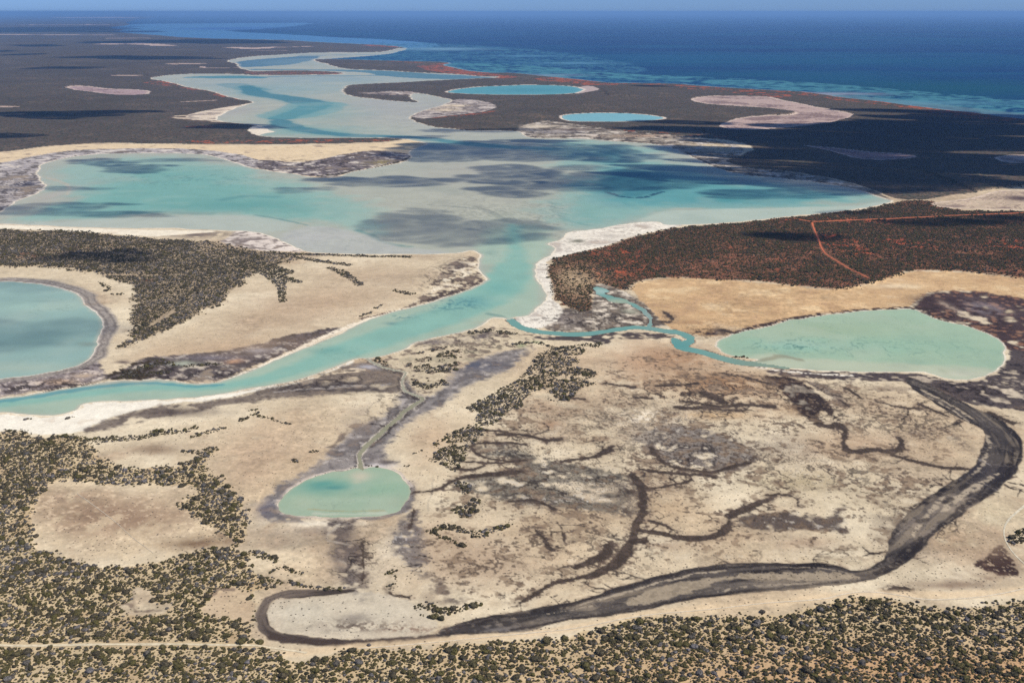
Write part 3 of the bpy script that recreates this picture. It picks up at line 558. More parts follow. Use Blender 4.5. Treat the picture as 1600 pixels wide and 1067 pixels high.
    # central marsh
    for p, c, k in [(A1, C(150,140,132), .92), (A2, C(146,138,124), .9), (A3, C(112,98,92), .9)]:
        m = P(p, 7); lay(m * S(T30 * .6 + T10 * .6 + .8, -.1, .7) * k, c); speck = np.maximum(speck, m * .9)
        lay(m * S(T4 + .5 * T10, .55, 1.) * .5, C(92, 82, 76)); lay(m * S(-T10 + .6 * T4, .65, 1.05) * .6, C(206, 198, 184))
    lay(f.blob(780,707,38,12) * S(T4 + .9, 0, .7), C(152, 146, 134)); lay(f.blob(1020,655,70,16) * S(T4, -.4, .4) * .7, C(224, 214, 196))
    lay(f.blob(880,782,70,8) * S(T4 + .2 * T10, -.2, .4) * .7, C(208, 202, 190)); lay(f.blob(1150,690,50,30) * S(T4 + T10, .3, .8) * .6, C(110, 100, 95))
    lay(f.blob(1060,740,60,6) * S(T4 + .5 * T10, .1, .6), C(100, 88, 82)); lay(f.blob(985,765,30,22) * S(T4 + .6, -.1, .5) * .85, C(84, 72, 70)); lay(f.blob(980,800,30,10) * S(T4 + .6, -.1, .5) * .8, C(84, 72, 70))
    lay(f.blob(1260,725,120,25) * S(T10 + .6 * T4, .35, .9) * .7, C(140, 126, 106)); lay(f.blob(1300,745,60,14) * S(T4 + .3 * T10, .4, .8) * .8, C(222, 212, 192)); lay(f.blob(1240,700,40,22) * .4, C(165, 156, 145))
    lay(f.blob(870,805,60,12) * S(T10 + .5 * T4, 0, .6) * .6, C(142, 132, 120)); lay(f.blob(1430,745,50,14) * S(T10 + .5 * T4, .3, .8) * .6, C(130, 118, 96)); lay(f.blob(880,665,90,16) * S(T10 + .4 * T4, .45, .9) * .6, C(140, 118, 98))
    lay(f.blob(1100,605,80,25) * S(T10 + .5 * T4, .3, .75) * .85, C(98, 76, 66)); lay(f.blob(1190,620,60,14) * S(T10 + .5 * T4, .4, .8) * .8, C(98, 76, 68)); lay(f.blob(1040,615,80,14) * S(T10 + .5 * T4, .5, .9) * .7, C(112, 90, 78))
    lay(f.blob(1440,680,18,11) * S(T4 + .7, 0, .8) * .8, C(126, 112, 102)); lay(f.blob(1498,690,13,22) * S(T4 + .7, 0, .8) * .75, C(130, 116, 104)); lay(f.blob(1470,672,22,5) * .5, C(140, 122, 108)); lay(f.blob(1400,610,60,8) * S(T10 + .4, -.1, .6) * .5, C(150, 132, 118))
    for q in [(1385,620,40,5),(1340,600,60,6)]: lay(f.blob(*q) * S(T10 + T4 * .4, 0, .6) * .6, C(140, 122, 110))
    m = P(DV, 2.5); lay(m, C(78, 64, 60)); lay(m * S(T4 + .8 * grit, .3, .9) * .5, C(176, 156, 136)); m = P(DV2, 3); lay(m * .7, C(132, 118, 112))
    m = P(TRI, 3); lay(m * S(T4 + .8, -.1, .5), C(96, 72, 66))
    # washes of brown and grey silt
    for b, c, k, t in [((1070,560,90,22),C(186,146,110),.7,.9),((1130,605,110,26),C(176,134,98),.7,.6),((1200,640,50,16),C(176,136,102),.6,.6),((990,600,80,20),C(196,160,126),.6,.6),((1400,830,40,46),C(150,134,116),.75,.8),((1440,790,40,30),C(166,146,122),.6,.8),
                       ((1500,850,70,26),C(184,158,130),.7,.8),((1560,840,30,30),C(176,152,126),.6,.7),((1540,905,60,12),C(140,110,92),.7,.5),((470,835,80,10),C(170,152,132),.7,.5),((430,850,40,16),C(184,164,140),.6,.6),((540,870,30,34),C(138,124,114),.6,.5),((600,900,40,40),C(206,190,166),.6,.6),
                       ((690,850,50,50),C(200,176,148),.7,.9),((760,890,80,36),C(196,172,144),.8,.9),((860,880,60,16),C(206,180,148),.5,.9),((680,940,30,20),C(146,128,112),.6,.5),((540,985,100,10),C(128,110,98),.6,.4),((640,975,40,14),C(186,164,140),.6,.5),((470,975,60,10),C(176,160,140),.5,.6),
                       ((400,730,50,50),C(196,170,142),.6,.9),((440,660,60,24),C(206,182,152),.5,.9),((330,600,40,10),C(180,160,140),.3,.6),((560,660,30,30),C(170,154,140),.5,.6),((240,700,50,9),C(160,136,112),.6,.7),((150,800,60,24),C(164,136,112),.6,.9),((240,850,70,12),C(206,186,156),.6,.6),((330,848,40,10),C(140,112,88),.5,.8),
                       ((480,480,100,26),C(190,162,132),.5,.9),((620,440,60,26),C(184,160,134),.5,.7),((380,540,120,20),C(196,168,138),.5,.9),((1300,700,70,26),C(190,158,126),.5,.9),((1180,700,60,26),C(170,156,140),.5,.5),((1000,680,60,24),C(200,186,164),.5,.5),((860,640,80,20),C(196,166,136),.6,.6),((1050,790,70,26),C(214,186,150),.5,.9),
                       ((1480,700,40,40),C(206,180,148),.4,.8),((1350,640,60,20),C(196,170,142),.4,.8),((1570,780,40,40),C(200,180,150),.4,.8),((1150,870,80,14),C(206,184,152),.5,.9)]:
        lay(f.blob(*b) * S(.6 * T30 + .5 * T10 + t, -.2, 1.0) * k, c)
    pan = P(FLAT_SW, 3)
    lay(pan * S(T30 * .7 + .4 * T10 + .1, 0, 1.0) * .5 * f.blob(210, 810, 130, 40), C(158, 128, 104)); lay(pan * S(-T30 - .6 * T10, .1, .9) * .5, C(226, 206, 172)); lay(pan * S(T4 + .5 * T10, .7, 1.1) * .3, C(236, 218, 186)); lay(f.blob(305,850,50,9) * pan * .7, C(140,110,84))
    # veins of dark mud and drainage
    vein = np.abs(T30 + .38 * T10 + .12 * T4); vein2 = np.abs(T10 + .3 * T4 + .5 * T90)
    for b, k in [((1090,615,130,24),.8),((880,760,130,34),.75),((1080,710,110,32),.7),((1270,620,70,26),.7),((1400,660,110,30),.55),((1280,740,110,24),.6),((960,660,120,24),.45),((800,700,70,24),.7),((960,860,60,36),.6),((870,880,60,24),.4),
                 ((1440,800,50,40),.5),((560,870,40,40),.8),((560,985,80,18),.6),((500,600,110,20),.6),((600,640,30,30),.5),((930,500,70,16),.8),((740,540,70,20),.6),((1500,500,70,26),.7),((1520,610,90,16),.8),((300,585,110,14),.7),((70,605,80,10),.8),((700,440,40,30),.7),((1130,520,70,14),.5),
                 ((40,290,50,40),.6),((480,262,90,14),.6),((1000,215,150,12),.6),((720,168,50,9),.5),((1200,870,200,16),.3)]:
        q = f.blob(*b)
        q = np.clip(q * 1.4, 0, 1); lay(q * S(T30 * .5 + T10 * .7, .1, 1.1) * k * .3, C(136, 114, 98)); lay(q * S(.22 - vein, 0, .16) * k, C(70, 58, 54)); lay(q * S(.15 - vein2, 0, .12) * k * .8, C(88, 74, 66)); lay(q * S(vein - .1, .55, 1.0) * k * .4, C(226, 212, 188))
    # crusts and salt on the flats between
    flat = (1 - far) * S(-wsd['lagoon'], 4 * s, 20 * s) * (f.Y0 < 2300)
    cen = P([(700,760),(760,640),(860,610),(960,560),(1100,540),(1200,590),(1400,600),(1520,680),(1480,760),(1380,860),(1250,880),(1100,870),(950,900),(850,940),(700,940),(640,850)], 25)
    lay(flat * cen * S(T10 + .7 * T30 + .3 * T4, .35, 1.2) * .65, C(142, 120, 98)); lay(flat * cen * S(grit + .5 * T4 + .5 * T30, .45, .9) * .7, C(106, 90, 78))
    lay(flat * S(T10 * .6 + T30 * .5 - .1 * T4, .45, 1.3) * .4, C(184, 158, 130)); lay(flat * S(-T10 * .6 - T30 * .3 + .1 * T4, .5, 1.3) * .3, C(236, 222, 194))
    st_ = vnoise(f.X0 * .22 + f.Y0 * .04, f.Y0 - .1 * f.X0, 5, 1) + .6 * vnoise(f.X0 * .2, f.Y0 + .06 * f.X0, 13, 2)
    rough_ = .22 + .62 * S(T90 + .4 * f.T(200), -.5, .8)
    k = (1 + flat * rough_ * (.10 * T4 + .07 * T10 + .07 * st_ + .06 * grit)).astype(np.float32)
    col *= np.clip(k, .6, 1.25)[:, None]
    for lo_, hi_ in ((0, 560), (560, 680), (680, 5000)):          # strips of ground, so that short gullies are quick to draw
        sel = np.nonzero((f.Y0 > lo_ - 60) & (f.Y0 < hi_ + 60) & (f.Y0 < 1400) & (np.abs(f.X0) < 620))[0]
        g_ = Field.__new__(Field); g_.X, g_.Y = f.X[sel], f.Y[sel]
        for pts, w in GULLIES:
            if not lo_ <= unproj([pts[0]])[0, 1] < hi_: continue
            d = g_.line(pts, w)
            i = np.nonzero(d > -5 * s[sel])[0]
            if len(i) == 0: continue
            j = sel[i]
            mm = (S(d[i] / s[j] + .8 * T4[j] + .8 * grit[j], -1.5, 1.2) * .85)[:, None].astype(np.float32)
            col[j] = col[j] * (1 - mm) + C(82, 70, 64) * mm
    for pts, w in DARK_LINES:
        d = f.line(pts, w)
        i = np.nonzero(d > -16 * s)[0]
        if len(i) == 0: continue
        dd = d[i] / s[i]; t4, t10, gr = T4[i], T10[i], grit[i]
        mm = np.zeros(n, np.float32)
        mm[i] = S(dd + 1.0 * t4 + 1.1 * t10 + 1.1 * gr, -2.0, 1.2) * .97; lay(mm, C(60, 50, 48))
        mm[i] = S(dd + 3 * t10, -12, 2) * S(gr + .6 * t4, .1, .5) * .7; lay(mm, C(108, 92, 84))
        mm[i] = S(dd + 4 * t10, -14, 0) * .25; lay(mm, C(160, 138, 116))
    # the dry river
    d = f.sd(R1); m = S(d, -1.5 * s, 1.5 * s)
    lay(m, C(116, 107, 100))
    fi = np.nonzero(d > -10 * s)[0]; fa, fb, fc = f.flow([(1420,600),(1480,625),(1530,655),(1565,690),(1560,725),(1525,760),(1470,800),(1420,850),(1380,885),(1300,902),(1200,905),(1100,912),(1000,935),(900,955),(800,975),(680,992)], fi)
    st1 = np.zeros(n, np.float32); st1[fi] = .5 * fa + .8 * fb + .7 * fc; st2 = np.zeros(n, np.float32); st2[fi] = fb - .6 * fc + .4 * fa
    band = 1.1 * st1 + .2 * T10 - .1
    _b = .6 * np.sin(d / s * .42 + 2.4 * T30 + 2.2 * T90) + .6 * T10 + .35 * T4
    lay(m * S(band, .0, 1.1) * .7, C(86, 78, 76)); lay(m * S(-band + .3 * T4, .5, 1.2) * .5, C(168, 154, 138))
    lay(m * (1 - S(d + 2.5 * s * T10 + 2 * s * T4, 2 * s, 9 * s)) * .75, C(76, 67, 64)); lay(m * S(st1, .1, .8) * .75, C(62, 54, 54)); lay(m * S(st2 + .5 * T30, .35, 1.0) * .6, C(176, 160, 138))
    lay(m * S(.12 - vein, 0, .1) * .3, C(176, 162, 144))
    lay(S(d, -9 * s, 0) * (1 - m) * S(T10 + .5 * T4, -.1, .6) * .45, C(140, 118, 100))
    lay(f.blob(1535,740,45,22) * m * .8, C(84, 78, 84)); lay(f.blob(1545,680,30,28) * m * .6, C(84, 78, 80)); lay(f.blob(1500,790,50,20) * m * S(T10 + .6, 0, 1) * .7, C(176, 160, 142)); lay(f.blob(1440,830,30,25) * m * S(T10 + .7, 0, 1) * .6, C(168, 152, 136))
    lay(f.blob(1415,870,30,14) * m * .9, C(72, 66, 68)); lay(f.blob(850,960,50,7) * m * .8, C(76, 74, 74)); lay(m * f.blob(1350,900,60,7) * .6, C(88, 80, 78)); lay(f.blob(760,985,70,4) * m * .7, C(150, 144, 142))
    lay(m * f.blob(1540,735,55,50) * S(vnoise(X + Y * .3, Y * .12, 3.0, 2) + .2 * T4, .45, .75) * .6, C(170, 162, 158))
    for pts, w in [([(1525,668),(1549,690),(1545,712),(1520,745),(1480,772),(1445,808),(1425,840)],[2,3,3,2,3,4,3]),([(1560,740),(1530,760),(1500,778),(1470,800)],[2,5,6,3]),([(1440,610),(1480,632),(1520,655)],[1.5,2,1.5]),([(1450,622),(1500,648),(1530,672)],[1,1.5,1]),
                   ([(1200,886),(1280,888),(1330,898)],1),([(900,948),(960,932),(1050,905),(1130,893)],[1.5,2,3,1.5]),([(760,975),(850,962),(930,948)],1.4),([(1120,925),(1200,915),(1300,912)],2)]:
        lay(m * L(pts, w, 1.6) * S(T4 + .5 * T10 + .6, -.1, .6) * .8, C(196, 180, 156))
    for pts, w in [([(1586,700),(1580,740),(1540,772),(1500,798),(1455,838),(1420,872),(1370,897)],[6,6,4,5,5,8,5]),([(1470,775),(1500,760),(1530,742)],[4,10,4]),([(1478,786),(1486,780)],5),([(1436,818),(1446,812)],4),([(1400,880),(1420,862),(1440,842)],[6,12,5]),([(700,985),(800,965),(860,955),(960,925),(1060,895),(1200,884),(1290,885)],[3,6,7,4,4,3,4]),([(800,985),(940,962),(1050,938),(1200,922),(1330,908)],3)]:
        lay(m * L(pts, w, 2.5) * S(T4 + .5 * T10 + .8, -.1, .7) * .7, C(70, 61, 60))
    m2 = P(ISLE, 2.5); lay(m2 * .9, C(184, 168, 144)); lay(m2 * S(T10 + .4 * T4, .3, .9) * .5, C(150, 136, 116)); lay(f.blob(1200,917,90,6) * m * .5, C(150, 138, 124))
    d = f.sd(LOOP); m = S(d, -1.5 * s, 1.5 * s); lay(m * .95, C(128, 114, 104)); fi = np.nonzero(d > -10 * s)[0]; fa, fb, fc = f.flow([(570,1006),(500,1005),(430,996),(406,965),(430,935),(500,925),(560,920)], fi); q = np.zeros(n, np.float32); q[fi] = .6 * fa + .8 * fb + .5 * fc; lay(m * S(q, -.1, .6) * .7, C(84, 72, 66)); lay(m * S(-q, .3, .9) * .4, C(168, 152, 134)); m = P(LOOPFLAT, 3); lay(m * (1 - S(d, -3*s, 1*s)) * .6, C(208, 198, 178))
    lay(L([(425,996),(480,1006),(560,1008),(640,1000),(700,995)], 9, 3) * S(T10 + .9, -.2, .6) * .9, C(104, 88, 80)); lay(L([(690,993),(740,985),(800,972),(840,962)], 10, 3) * S(T10 + .9, -.1, .6) * .8, C(84, 78, 76)); lay(f.blob(600,1003,50,4) * S(T4 + .3, -.2, .4), C(96, 78, 72)); lay(f.blob(560,980,60,9) * S(T10 + T4, 0, .8) * .8, C(122, 104, 92)); lay(f.blob(555,968,26,9) * .7, C(150, 140, 130)); lay(f.blob(640,985,60,6) * S(T4, -.3, .5) * .7, C(150, 118, 98))
    # sandy hem between river and near scrub
    lay(L([(430,1025),(560,1012),(700,1001),(830,992),(900,983),(1000,960),(1100,952),(1200,945),(1300,932),(1400,928),(1500,932),(1620,922)], 9, 5) * .75, C(226, 202, 166))
    # near scrub: ground between the bushes
    vs = np.maximum(P(V_SW, 3), P(V_S, 3)); vs = vs * (1 - P(FLAT_SW, 2)) * (1 - P(CLEAR1, 2)) * (1 - P(CLEAR2, 2))
    lay(vs * .85, C(210, 188, 150)); lay(f.blob(1500,1060,500,60) * vs * .75, C(206, 160, 116)); lay(vs * S(T30, .3, 1.1) * .4, C(190, 160, 122))
    lay(P(CLEAR1, 2) * .6, C(206, 180, 148)); lay(L([(320,942),(335,925),(345,920),(365,922)], 4) * .7, C(140, 120, 108)); lay(L([(178,946),(200,942),(208,955),(240,958),(262,943)], 4) * S(T10 + .5, -.1, .5) * .7, C(140, 120, 106)); lay(L([(208,925),(208,950),(215,958),(250,955)], 3)*.4, C(130,112,100))
    speck = np.maximum(speck, (f.blob(160,855,60,16) + f.blob(1150,680,260,90) + f.blob(900,740,150,60) + f.blob(1180,900,500,20) + f.blob(1400,860,150,60) + f.blob(400,940,120,60) + f.blob(330,845,40,20)) * .8)
    speck = np.clip(speck * (1 - spit) * (1 - P(W1, 2)), 0, 1)
    # how much scrub is drawn by the surface itself (far away) and how much stands as bushes
    vs2 = np.maximum(P(V_SW, 9), P(V_S, 9)) * (1 - P(FLAT_SW, 6)) * (1 - P(CLEAR1, 4)) * (1 - P(CLEAR2, 4))
    veg = np.maximum.reduce([vs2 * .95, vw * 1.1 * (1 - P(CLEAR3, 2)), ve * .93 * (1 - .55 * f.blob(900,440,50,30)) * (1 - P(M10, 2))])
    veg *= 1 - .35 * S(T30, .5, 1.3)
    veg *= 1 - .85 * redm
    veg *= 1 - .45 * np.maximum(ve, vw) * S(f.T(90) + .6 * T30, .3, 1.2)
    for pts, w in CLUMPS: veg = np.maximum(veg, S(f.line(pts, w), -.6 * s, .6 * s) * .97)
    veg = np.maximum(veg, P(STRIP, 1.5) * S(T30 * .7 + T10 * .5, -.95, -.3) * .95)
    veg = np.maximum(veg, P([(640,552),(720,540),(720,575),(690,590),(695,603),(650,612),(640,590)], 3) * S(T10, .35, .6) * .7)
    lum = np.maximum(col @ np.array([.3, .59, .11], np.float32), .01)
    col *= (np.clip(lum / .50, .05, 1.15) ** .42)[:, None]
    col *= np.array([1.0, .962, .895], np.float32)
    return col, speck, np.clip(far, 0, 1), np.clip(veg, 0, 1), vs, ve, vw

def water_colour(f, name, d):
    """what the sea bed and the depth of the water look like from above"""
    s = f.s; n = len(s)
    T4, T10, T30, T90 = f.T(4), f.T(10), f.T(30), f.T(90)
    def C(r, g, b):
        if name == 'sea': return globals()['C'](r * .9, g * .93, b)
        y = .3 * r + .59 * g + .11 * b
        r = r + 4
        k = .925
        return globals()['C']((y + (r - y) * .70) * k, (y + (g - y) * .86) * k, (y + (b - y) * .80) * .945 * k)
    col = np.tile(C(186, 190, 174), (n, 1))
    def lay(m, c):
        i = np.nonzero(m > .003)[0]
        m = np.clip(m[i], 0, 1)[:, None].astype(np.float32)
        col[i] = col[i] * (1 - m) + np.asarray(c, np.float32) * m
    vein = np.abs(T30 + .4 * T10 + .1 * T4)
    k_ = 1.0 if name == 'sea' else 2.1
    def P(poly, soft=8.0): return S(f.sd(poly, reach=90) + s * soft * (.9 * T30 + .8 * T90 + .3 * T10), -soft * s * k_, soft * s * k_)
    def L(pts, w, soft=3.0): return S(f.line(pts, w) + s * min(soft, 4) * (.5 * T10 + .5 * T30), -soft * s * 1.3, soft * s * 1.3)
    sh = S(d, 0, 5 * s)
    if name == 'sea':
        lay(np.ones(n), C(14, 58, 92))
        dd = f.Y0
        lay(S(T90 * .7 + f.T(200) * .6, -.2, 1) * .5, C(18, 78, 98))
        lay(S(-T90 + .3 * T30, .3, 1.2) * .5, C(12, 44, 82)); st_ = vnoise(f.X0 * .12, f.Y0, 260, 1) + .7 * vnoise(f.X0 * .15, f.Y0, 90, 2); lay(S(st_, .2, 1.1) * .4, C(26, 92, 108)); lay(S(-st_, .3, 1.2) * .4, C(10, 42, 76))
        lay(f.blob(1350, 97, 500, 9) * .5, C(22, 92, 104)); lay(f.blob(1050, 90, 250, 5) * .4, C(30, 98, 116)); lay(f.blob(1500, 140, 300, 18) * .8, C(24, 84, 84)); lay(f.blob(1200, 118, 260, 8) * .6, C(24, 84, 96))
        lay(P([(170,38),(400,36.5),(500,36),(420,46),(330,48),(520,58),(640,64),(700,72),(640,78),(560,74),(440,64),(200,58),(150,50)], 5) * .75, C(100, 150, 180))
        lay(f.blob(350,45,80,2.2) * .8, C(50, 90, 150))
        flat = P([(560,68),(640,67),(720,70),(850,79),(950,92),(1000,105),(1010,115),(940,114),(1100,124),(1200,130),(1300,140),(1420,152),(1600,168),(1900,190),(1900,230),(1600,195),(1300,160),(1000,135),(800,120),(640,100),(520,92),(600,80)], 6)
        lay(flat * S(T10 + .5 * T30 + .3 * T4, -.5, .3) * .75, C(74, 126, 130))
        lay(flat * S(T4 + T10 + .3 * T30, .7, 1.0) * .8, C(26, 74, 108))
        lay(f.blob(690,77,70,2.5) * .8, C(140, 176, 176)); lay(f.blob(900,99,60,1.6) * .6, C(120, 170, 176)); lay(f.blob(820,88,60,1.4) * .5, C(110,160,172))
        lay(L([(720,104),(800,109),(880,116),(1000,121),(1100,125),(1200,131),(1300,139),(1400,149),(1500,158),(1620,170)], [8, 9, 8, 7, 7, 9, 10, 12, 14, 16], 4) * S(T10 + .4 * T30 + .8, 0, 1.1) * .85, C(84, 142, 136)); lay(L([(1250,145),(1320,152),(1400,160),(1500,172),(1620,186)], [2,4,6,6,8], 3) * .6, C(116, 140, 130))
        lay(f.blob(1560,162,60,4) * S(T4 + T10 + .4, 0, .6), C(40, 88, 104)); lay(f.blob(1340,145,50,2.4) * S(T4 + T10 + .2, 0, .6), C(44, 92, 110))
        lay((1 - S(d, 2 * s, 6 * s)) * .8 * (s < 8), C(140, 170, 165)); lay(f.blob(1440,161,120,4) * .6, C(112, 160, 158))
        lay(f.blob(1300,147,70,2.4) * .8, C(170, 160, 155)); lay(f.blob(850,118,60,2) * .5, C(160, 165, 165))
    elif name == 'lagoon':
        lay(S(T30 + .4 * T10, 0, 1) * .3, C(200, 200, 182))
        # western basin
        lay(P([(80,262),(150,249),(250,243),(330,250),(400,270),(470,288),(530,302),(570,318),(605,345),(600,366),(560,362),(520,352),(470,345),(430,342),(380,336),(250,336),(150,342),(60,347),(20,345),(70,333),(105,315),(112,295),(80,278)], 14) * .85, C(150, 196, 186))
        lay(P([(130,300),(220,262),(330,262),(400,290),(470,305),(520,325),(500,345),(430,340),(380,332),(250,332),(150,338),(100,330)], 30) * .8, C(104, 184, 178))
        lay(f.blob(360,322,110,10) * .5, C(70, 160, 160)); lay(L([(350,312),(385,306),(430,308)], 3, 10) * .5, C(60, 140, 150)); lay(L([(140,338),(230,332),(330,334)], 3, 8) * .4, C(70, 150, 155))
        lay(P([(-80,352),(60,347),(150,343),(250,337),(380,336),(400,338),(440,345),(470,350),(440,364),(300,360),(150,358),(-50,352)], 6) * .8, C(190, 202, 192))
        lay(f.blob(90,305,22,16) * .8, C(196, 186, 174)); lay(L([(75,278),(100,285),(110,295),(106,305)], 1.4, 1) * .6, C(205, 190, 170))
        lay(S(T4 + .6 * T10, .75, 1.1) * f.blob(300,280,150,14) * .4, C(70, 130, 140))
        lay(L([(400,336),(440,343),(480,352)], 1.2, 2) * .6, C(90, 150, 150)); lay(L([(560,360),(585,370),(597,380),(640,386)], 2.4, 4) * .7, C(64, 144, 146))
        lay(P([(440,362),(500,352),(560,362),(590,378),(640,387),(700,392),(700,400),(480,398),(440,378)], 6) * .85, C(194, 196, 192)); lay(f.blob(500,370,60,6) * .5, C(206, 204, 204)); lay(P([(440,362),(500,352),(560,362),(590,378),(640,387),(700,392),(700,400),(480,398),(440,378)], 6) * S(T10 + .5 * T30, .2, .9) * .35, C(168, 172, 172))
        # sand flats in the middle with tidal streaks
        wv = f.blob(780,320,180,50)
        lay(wv * .6, C(190, 188, 170)); lay(wv * S(np.sin(T30 * 5 + T90 * 9), .2, .95) * .3, C(150, 150, 140))
        lay(L([(670,320),(710,323),(750,326),(775,335),(790,345)], 1.6, 3) * .6, C(128, 138, 132)); lay(L([(740,322),(770,330),(792,342)], 1, 1) * .5, C(120, 124, 118))
        for i, (x0, y0) in enumerate([(856,315),(862,322),(868,330),(874,337),(880,342),(890,344),(905,348)]): lay(L([(x0, y0), (x0 + 6, y0 + 3), (x0 + 14, y0 + 4)], 1.6, 1) * .7, C(120, 136, 134))
        lay(f.blob(880,335,30,12) * S(np.sin(T10 * 6), 0, .8) * .6, C(170, 190, 184)); lay(f.blob(840,340,50,20) * S(np.sin(T30 * 7 + T10), .3, .9) * .5, C(160, 160, 146))
        lay(f.blob(700,180,110,24) * .7, C(186, 180, 176)); lay(f.blob(800,195,90,12) * .6, C(186, 178, 172)); lay(f.blob(600,165,60,20) * .6, C(186, 182, 180)); lay(f.blob(620,290,90,20) * .5, C(186, 188, 172)); lay(f.blob(720,270,80,20) * .6, C(186, 180, 168))
        lay(f.blob(500,180,70,14) * .7, C(140, 184, 176)); lay(f.blob(370,175,30,10) * .6, C(186, 178, 172))
        lay(f.blob(890,322,60,30) * .3, C(150, 184, 174)); lay(f.blob(900,300,50,30) * S(T30, -.3, .8) * .3, C(176, 186, 172))
        sw_ = np.clip(f.blob(860,335,60,22) + f.blob(760,335,80,22) + f.blob(820,370,60,20), 0, 1)
        lay(sw_ * S(np.sin((T30 + .35 * T10) * 9), .3, .95) * .45, C(132, 138, 126)); lay(sw_ * S(-np.sin((T30 + .35 * T10) * 9), .5, 1) * .3, C(206, 206, 192))
        # eastern basin
        lay(P([(880,222),(905,220),(960,224),(1010,234),(1040,252),(1090,268),(1150,277),(1250,290),(1330,299),(1380,312),(1330,322),(1200,325),(1100,326),(1030,328),(1000,338),(950,352),(900,354),(880,345),(885,322),(905,305),(915,280),(905,255),(870,235)], 26) * .85, C(116, 188, 184))
        lay(P([(925,275),(935,250),(950,238),(975,245),(985,262),(1050,272),(1150,285),(1250,298),(1330,306),(1250,318),(1100,320),(1000,322),(945,318),(935,300)], 20) * .75, C(64, 164, 176))
        lay(P([(925,290),(950,268),(1000,266),(1040,280),(1060,295),(1020,305),(990,310),(950,305)], 8) * .65, C(36, 122, 146)); lay(L([(950,300),(968,307),(990,309.5),(1010,308),(1036,300)], 1.8, 1.4) * S(T4 + .8, 0, .7), C(30, 90, 116))
        lay(f.blob(960,240,20,8) * .6, C(50, 140, 158)); lay(f.blob(1010,246,40,7) * .5, C(178, 200, 192)); lay(f.blob(1160,312,70,5) * .5, C(44, 148, 156)); lay(f.blob(920,330,20,16) * .5, C(120, 180, 172))
        lay(P([(1000,342),(1040,329),(1100,327),(1200,326),(1330,322),(1400,312),(1400,320),(1250,340),(1040,355),(1000,350)], 3) * .9, C(186, 206, 194)); lay(f.blob(1000,350,40,6) * .6, C(190, 190, 180))
        # throat and river
        riv = P([(780,350),(850,352),(856,385),(850,440),(850,480),(800,520),(600,570),(400,620),(0,660),(-100,660),(-100,610),(0,612),(300,595),(420,560),(600,485),(760,425),(740,385)], 10)
        lay(riv * .9, C(168, 200, 180)); lay(f.blob(790,350,40,22) * .5, C(174, 190, 172))
        lay(L([(800,352),(808,385),(800,425),(770,460),(700,492),(620,520),(540,548),(470,575),(400,596),(330,606),(250,604),(150,612),(60,626),(-40,636)], [14, 20, 30, 26, 24, 24, 22, 16, 12, 9, 9, 10, 9, 9], 9) * .75, C(120, 194, 184))
        lay(f.blob(780,450,30,14) * .6, C(100, 184, 178)); lay(f.blob(510,548,30,7) * .6, C(88, 168, 164)); lay(f.blob(770,395,14,12) * .4, C(120, 170, 165))
        lay(L([(-60,632),(0,628),(75,616),(130,607),(200,599),(260,599),(300,604),(345,601)], [4, 5, 6, 5, 4, 3, 3, 2], 3) * .8, C(70, 160, 178))
        lay(f.blob(715,478,40,7) * S(T4 + .6 * T10, .0, .5) * .85, C(52, 130, 148)); lay(f.blob(740,472,30,9) * .5, C(70, 160, 172)); lay(f.blob(630,495,22,5) * S(T4 + .5 * T10, .1, .5) * .8, C(70, 140, 150)); lay(f.blob(610,505,12,2.5) * .6, C(64, 138, 150)); lay(f.blob(690,470,60,10)*S(T4+.6*T10,.5,.8)*.5, C(80,140,150))
        lay(f.blob(770,505,30,6) * .8, C(184, 180, 158)); lay(L([(762,490),(780,494),(790,500),(800,508)], 3, 2) * .6, C(96, 150, 144)); lay((1 - S(d, 0, 7 * s)) * riv * .7, C(198, 196, 172))
        # northern arms
        lay(f.blob(440,140,120,14) * .7, C(138, 182, 188)); lay(f.blob(350,128,100,8) * .5, C(160, 184, 188)); lay(f.blob(520,125,120,6) * .6, C(138, 178, 192)); lay(f.blob(480,205,100,9) * .7, C(110, 180, 178))
        lay(L([(300,121.5),(330,120.6),(370,121),(400,122)], [1.5, 3.5, 3.5, 2], 1.5) * .9, C(56, 146, 166)); lay(L([(360,132),(380,137),(400,141)], 3, 3) * .5, C(70, 150, 170))
        lay(L([(385,135),(400,147),(430,151),(470,157),(497,164),(482,172),(450,181),(434,187),(445,197),(500,208),(560,213),(620,213),(670,217),(720,224),(800,231),(860,233)], [3, 4, 4, 5, 7, 6, 5, 5, 5, 7, 6, 4, 4, 6, 6, 5], 7) * .45, C(90, 165, 172)); lay(L([(385,135),(400,147),(430,151),(470,157),(497,164),(482,172),(450,181),(434,187),(445,197),(500,208),(560,213),(620,213),(670,217),(720,224),(800,231),(860,233)], [2, 3, 3, 4, 5, 4, 4, 4, 4, 4, 4, 3, 3, 4, 4, 4], 2.6) * .85, C(52, 136, 156))
        lay(L([(497,164),(482,172),(450,181)], 9, 4) * .6, C(90, 172, 180)); lay(f.blob(660,225,60,5) * .5, C(110, 178, 176))
        lay(L([(400,121),(470,119),(540,119),(620,118)], 1.4, 1) * .6, C(60, 140, 170)); lay(L([(400,109),(470,109.5),(540,110.5),(600,113),(640,118),(700,121),(745,122.5)], [1.6, 1.6, 2, 3, 5, 6, 3], 1.2) * .85, C(52, 130, 158))
        lay(L([(380,103),(410,100),(440,94),(480,89)], [4, 5, 4, 1.6], 1.6) * .9, C(44, 118, 156)); lay(f.blob(450,98,60,6) * .4, C(140, 178, 190)); lay(f.blob(570,100,70,5) * .5, C(130, 176, 180)); lay(L([(480,87),(560,86),(640,85)], 1, 1) * .6, C(80,140,170))
        lay((1 - S(d, .5 * s, 5 * s)) * .6, C(200, 198, 186))
    elif name == 'west_pond':
